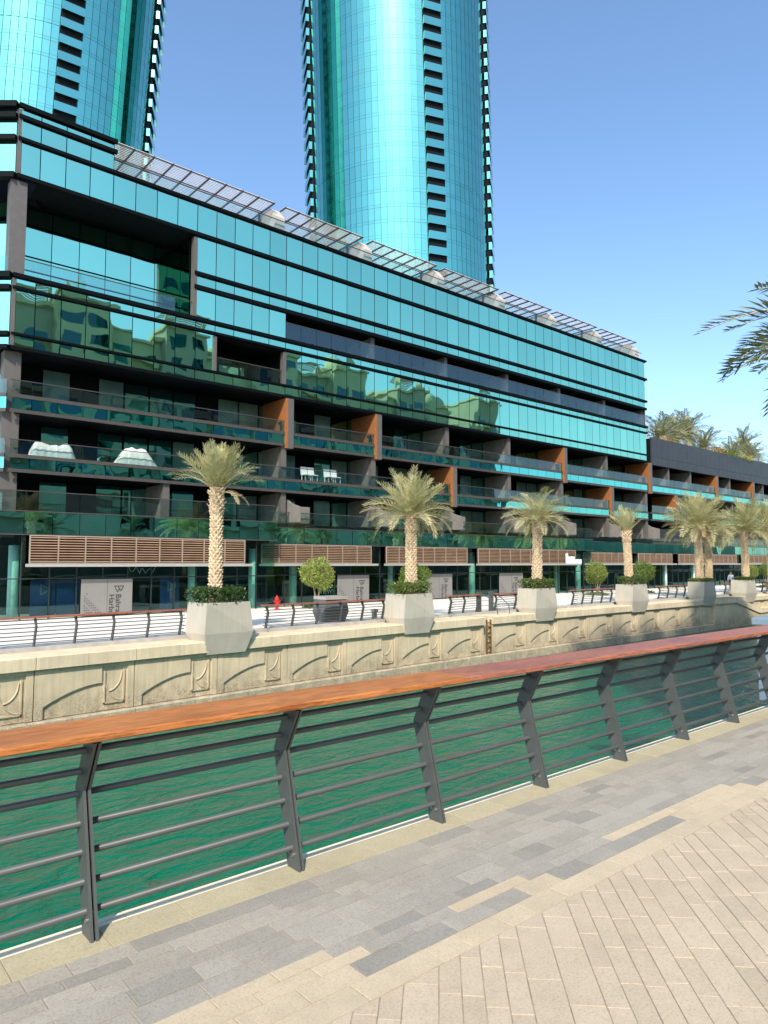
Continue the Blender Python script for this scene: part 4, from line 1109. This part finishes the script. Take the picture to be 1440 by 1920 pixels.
link('body', MB().cbox(-.09, .09, -.09, .09, 0, .30, .02).mesh('body', G['slatframe']), t, local=True); link('head', MB().cbox(-.13, .13, -.13, .13, .305, .46, .03).mesh('head', G['ledge']), t, local=True)
# white covered furniture on the balcony
def cover(label, px0, px1, seed, sag):
    Y = YF+.65; a, b = ony(px0, 855, Y), ony(px1, 860, Y); w = b.x-a.x; z0 = 6.97; r = random.Random(seed)
    t = thing('covered_furniture', label, 'furniture cover', ((a.x+b.x)/2, Y, z0), 'white covered furniture on the balcony')
    nx, ny = 22, 8; vs = []
    for j in range(ny+1):
        for i in range(nx+1):
            u = i/nx; v = j/ny; top = .92*(1-sag*math.sin(math.pi*u)) if sag > 0 else .92*(min(1, 3.2*min(u, 1-u)+.15))
            e = min(1, min(v, 1-v)*6, min(u, 1-u)*9); z = .02+top*e*(1+.04*math.sin(u*25+seed))+.02*math.sin(u*31+v*9)
            flare = .12*(1-e); vs.append(((u-.5)*w*(1+flare*.3)+.02*math.sin(v*20), (v-.5)*(.7+flare)+.03*math.sin(u*40+seed)*(1-e), max(.0, z)))
    fs = [(j*(nx+1)+i, j*(nx+1)+i+1, (j+1)*(nx+1)+i+1, (j+1)*(nx+1)+i) for j in range(ny) for i in range(nx)]
    link('drape', MB().add(vs, fs).mesh('drape', G['cloth'], True), t, local=True)
    link('underframe', MB().box(-w*.4, w*.4, -.22, .22, 0, .45).mesh('underframe', G['dark']), t, local=True)
cover('white sheet sagging over a sofa on the left balcony, beside the corner', 56, 137, 1, .30)
cover('white sheet peaked over a table on the left balcony', 214, 291, 4, 0)
CH0 = None
def chair(label, px, Y, z, key='white'):
    x = ony(px, 895, Y).x; t = thing('balcony_chair', label, 'chair', (x, Y, z), 'white chairs on the balconies')
    link('seat', MB().cbox(-.24, .24, -.24, .24, .40, .45, .01).mesh('seat', G[key]), t, local=True)
    link('backrest', MB().prism_x([(.20, .45), (.27, .45), (.34, .98), (.30, .98)], -.24, .24).mesh('backrest', G[key]), t, local=True)
    for sx in (-.2, .2):
        for sy in (-.2, .2): link('leg', MB().box(sx-.02, sx+.02, sy-.02, sy+.02, 0, .40).mesh('leg', G[key]), t, local=True)
chair('white balcony chair left of the pair below the rust fins', 574, YF+.55, 6.97); chair('white balcony chair right of the pair below the rust fins', 587, YF+.55, 6.97)
chair('white balcony chair left of the second pair', 617, YF+.55, 6.97); chair('white balcony chair right of the second pair', 630, YF+.55, 6.97)
# white sign on the canopy
sg = ony(1063, 1054, 36.35)
t = thing('canopy_sign', 'small white sign standing on the shop canopy ledge', 'sign', (sg.x, 36.42, 1.72))
w = ony(1092, 1054, 36.35).x-sg.x
link('sign_board', MB().prism_y([(0, 0), (w, 0), (w, .38), (w*.55, .38), (w*.55, .62), (w*.14, .62), (w*.12, .90), (0, .84)], 0, .06).mesh('sign_board', G['white']), t, local=True)
# squiggly light sculpture in the shop window
ls = ony(267, 1070, 36.6)
t = thing('wire_light', 'curly white wire lamp hanging in the shop window', 'lamp', (ls.x, 36.75, 1.1))
rw = random.Random(2); q = [(-.75+i*.11, .1*math.sin(i), .28+.22*math.sin(i*1.9)*rw.uniform(.4, 1)) for i in range(15)]
link('wire', MB().tube(q, .018, 5).mesh('wire', G['white']), t, local=True); link('cord', MB().tube([q[4], (-.2, 0, 1.4)], .006, 4).mesh('cord', G['ink']), t, local=True); link('cord', MB().tube([q[11], (.4, 0, 1.4)], .006, 4).mesh('cord', G['ink']), t, local=True)

# ------------------------------------------------------------------ person walking by the shop fronts
def person(label, px, py):
    Y = 31.5; b = ony(px, py, Y); b.z = FAR_Z
    t = thing('person', label, 'person', b, None, R(-68))
    J = dict(pelvis=(0, 0, .95), waist=(0, 0, 1.08), chest=(0, .01, 1.32), neck=(0, .01, 1.47), head0=(0, -.01, 1.56), head1=(0, -.02, 1.68), top=(0, -.01, 1.76),
             sl=(.18, .01, 1.42), el=(.24, .06, 1.14), wl=(.25, -.05, .90), hl=(.25, -.09, .80), sr=(-.18, .01, 1.42), er=(-.25, .02, 1.14), wr=(-.26, -.10, .91), hr=(-.26, -.14, .82),
             pl=(.10, 0, .92), kl=(.11, -.09, .50), al=(.11, -.03, .09), tl=(.11, -.19, .03), pr=(-.10, 0, .92), kr=(-.11, .02, .49), ar=(-.11, .20, .11), tr=(-.11, .08, .03))
    rad = dict(pelvis=.15, waist=.14, chest=.16, neck=.06, head0=.075, head1=.095, top=.06, sl=.075, el=.05, wl=.035, hl=.04, sr=.075, er=.05, wr=.035, hr=.04, pl=.095, kl=.065, al=.045, tl=.04, pr=.095, kr=.065, ar=.045, tr=.04)
    E2 = [('pelvis', 'waist'), ('waist', 'chest'), ('chest', 'neck'), ('neck', 'head0'), ('head0', 'head1'), ('head1', 'top'), ('chest', 'sl'), ('sl', 'el'), ('el', 'wl'), ('wl', 'hl'), ('chest', 'sr'), ('sr', 'er'), ('er', 'wr'), ('wr', 'hr'),
          ('pelvis', 'pl'), ('pl', 'kl'), ('kl', 'al'), ('al', 'tl'), ('pelvis', 'pr'), ('pr', 'kr'), ('kr', 'ar'), ('ar', 'tr')]
    nm = list(J); me = bpy.data.meshes.new('body'); me.from_pydata([J[n] for n in nm], [(nm.index(a), nm.index(c)) for a, c in E2], [])
    o = bpy.data.objects.new('tmp', me); COL.objects.link(o)
    o.modifiers.new('skin', 'SKIN'); 
    for i, n in enumerate(nm): me.skin_vertices[0].data[i].radius = (rad[n], rad[n]*(.78 if n in ('chest', 'waist', 'pelvis') else 1)); me.skin_vertices[0].data[i].use_root = (n == 'pelvis')
    sb = o.modifiers.new('sub', 'SUBSURF'); sb.levels = 2; sb.render_levels = 2
    dg = bpy.context.evaluated_depsgraph_get(); dg.update(); body = bpy.data.meshes.new_from_object(o.evaluated_get(dg)); bpy.data.objects.remove(o)
    body.materials.clear()
    for k in ('skin', 'shirt', 'trousers', 'ink'): body.materials.append(G[k])
    for p in body.polygons:
        p.use_smooth = True; c = p.center
        p.material_index = 3 if c.z < .08 else 2 if (c.z < .98 and abs(c.x) < .21) else 1 if (c.z < 1.46 and not (abs(c.x) > .2 and c.z < .93)) else 0
    link('body', body, t, local=True)
    hr = MB(); hr.lathe([(.098, 0), (.105, .04), (.09, .09), (.05, .125), (.0, .13)], 14); link('hair', hr.mesh('hair', G['hair'], True), t, (0, .015, 1.665), local=True)
    link('nose', MB().prism_x([(-.115, 1.62), (-.14, 1.61), (-.11, 1.66)], -.012, .012).mesh('nose', G['skin']), t, local=True)
    for s in (-1, 1):
        link('ear', MB().lathe([(.012, -.02), (.02, 0), (.012, .025)], 8).mesh('ear', G['skin']), t, (s*.093, .0, 1.64), local=True); link('eye', MB().lathe([(.004, -.006), (.011, 0), (.004, .006)], 8).mesh('eye', G['ink']), t, (s*.035, -.105, 1.655), local=True)
    link('mouth', MB().box(-.025, .025, -.112, -.10, 1.575, 1.583).mesh('mouth', G['rust']), t, local=True)
person('person in a white shirt and dark trousers walking towards the viewer by the shop fronts', 1371, 1100)

# ================================================================== BUILDINGS BEHIND THE VIEWER (seen reflected in the glass)
G['beige'] = flat('cream_render', (.44, .39, .28), .85, 0, .08, .4)
G['beige2'] = flat('warm_grey_render', (.32, .29, .24), .85, 0, .08, .4)
G['bwin'] = mirror_glass('blue_window_glass', (.05, .085, .10), .01)
by = -37.0
ob = thing('cream_apartment_block', 'cream apartment block with domes and balconies, seen only reflected in the teal glass', 'building', (30, by, 0))
def ob_bar(name, key, *a): return block(name, key, ob, *a)
bays = []
x = 22.0; k = 0
rb = random.Random(8)
HTS = [40.5, 42, 39, 41, 37, 41, 38, 40, 36, 39, 36, 33]
while x < 128:
    w = 8.6; h = HTS[k % len(HTS)]; dep = 0 if k % 2 else 1.6
    ob_bar('wall', 'beige' if k % 3 else 'beige2', x, x+w, by-15, by-dep, 0, h)
    for f in range(2, int(h/3.4)):
        z = f*3.4
        if f < 4 and k % 2: continue
        for u in ((.8, 3.6), (5.0, 7.8)):
            ob_bar('window', 'bwin', x+u[0], x+u[1], by-dep-.05, by-dep+.04, z+.7, z+2.6)
        if k % 2 == 0: ob_bar('balcony', 'beige', x+.5, x+8.1, by-dep+.045, by-dep+1.3, z-.15, z+.75)
    ob_bar('cornice', 'beige', x-.3, x+w+.3, by-15.2, by-dep+.6, h+.002, h+.5)
    if k % 3 == 1:
        m = MB().lathe([(2.9, 0), (2.9, 1.2), (2.7, 1.9), (2.1, 2.9), (1.2, 3.6), (.3, 4.0), (.1, 5.2)], 20); link('dome', m.mesh('dome', G['beige']), ob, (x+4.3, by-4, h+.5))
    if k % 3 == 0:
        for q in range(9): ob_bar('roof_louvre', 'beige2', x+.4, x+7.9, by-dep-.4-q*.5, by-dep-.2-q*.5, h+2.6+.35*math.sin(q*.5), h+2.75+.35*math.sin(q*.5))
        for u in (.6, 7.4): ob_bar('roof_post', 'beige', x+u, x+u+.4, by-dep-2, by-dep-1.6, h+.5, h+2.6)
    x += w + .02; k += 1
ob_bar('low_wing', 'beige2', 128.6, 260, by-20, by, 0, 13); ob_bar('low_wing_glazing', 'bwin', 129, 259, by-.01, by+.05, 4, 9)  # unseen wing added so the podium glass mirrors something darker
by = -34.0
tb = thing('slender_tower_block', 'tall plain tower block behind the viewer that shades the right of the canal', 'building', (-8, by-10, 0))
TX0, TX1 = -26.0, 1.5
block('wall', 'beige2', tb, TX0, TX1, by-16, by-1.5, 0, 77.6)
block('crown_wall', 'beige', tb, -11, -3, by-14, by-1.6, 77.602, 82.0)
for f in range(1, 21):
    for u in range(6):
        block('window', 'bwin', tb, TX0+1.2+u*4.1, TX0+4.2+u*4.1, by-1.52, by-1.45, f*3.5, f*3.5+2.0)
for xx in (TX0+3.5, TX0+8, TX0+12.5):
    link('dome', MB().lathe([(2.2, 0), (2.1, 1.2), (1.4, 2.4), (.3, 3.2), (.05, 4.5)], 16).mesh('dome', G['beige']), tb, (xx, by-3.9, 77.6))
print('objects', len(bpy.data.objects))
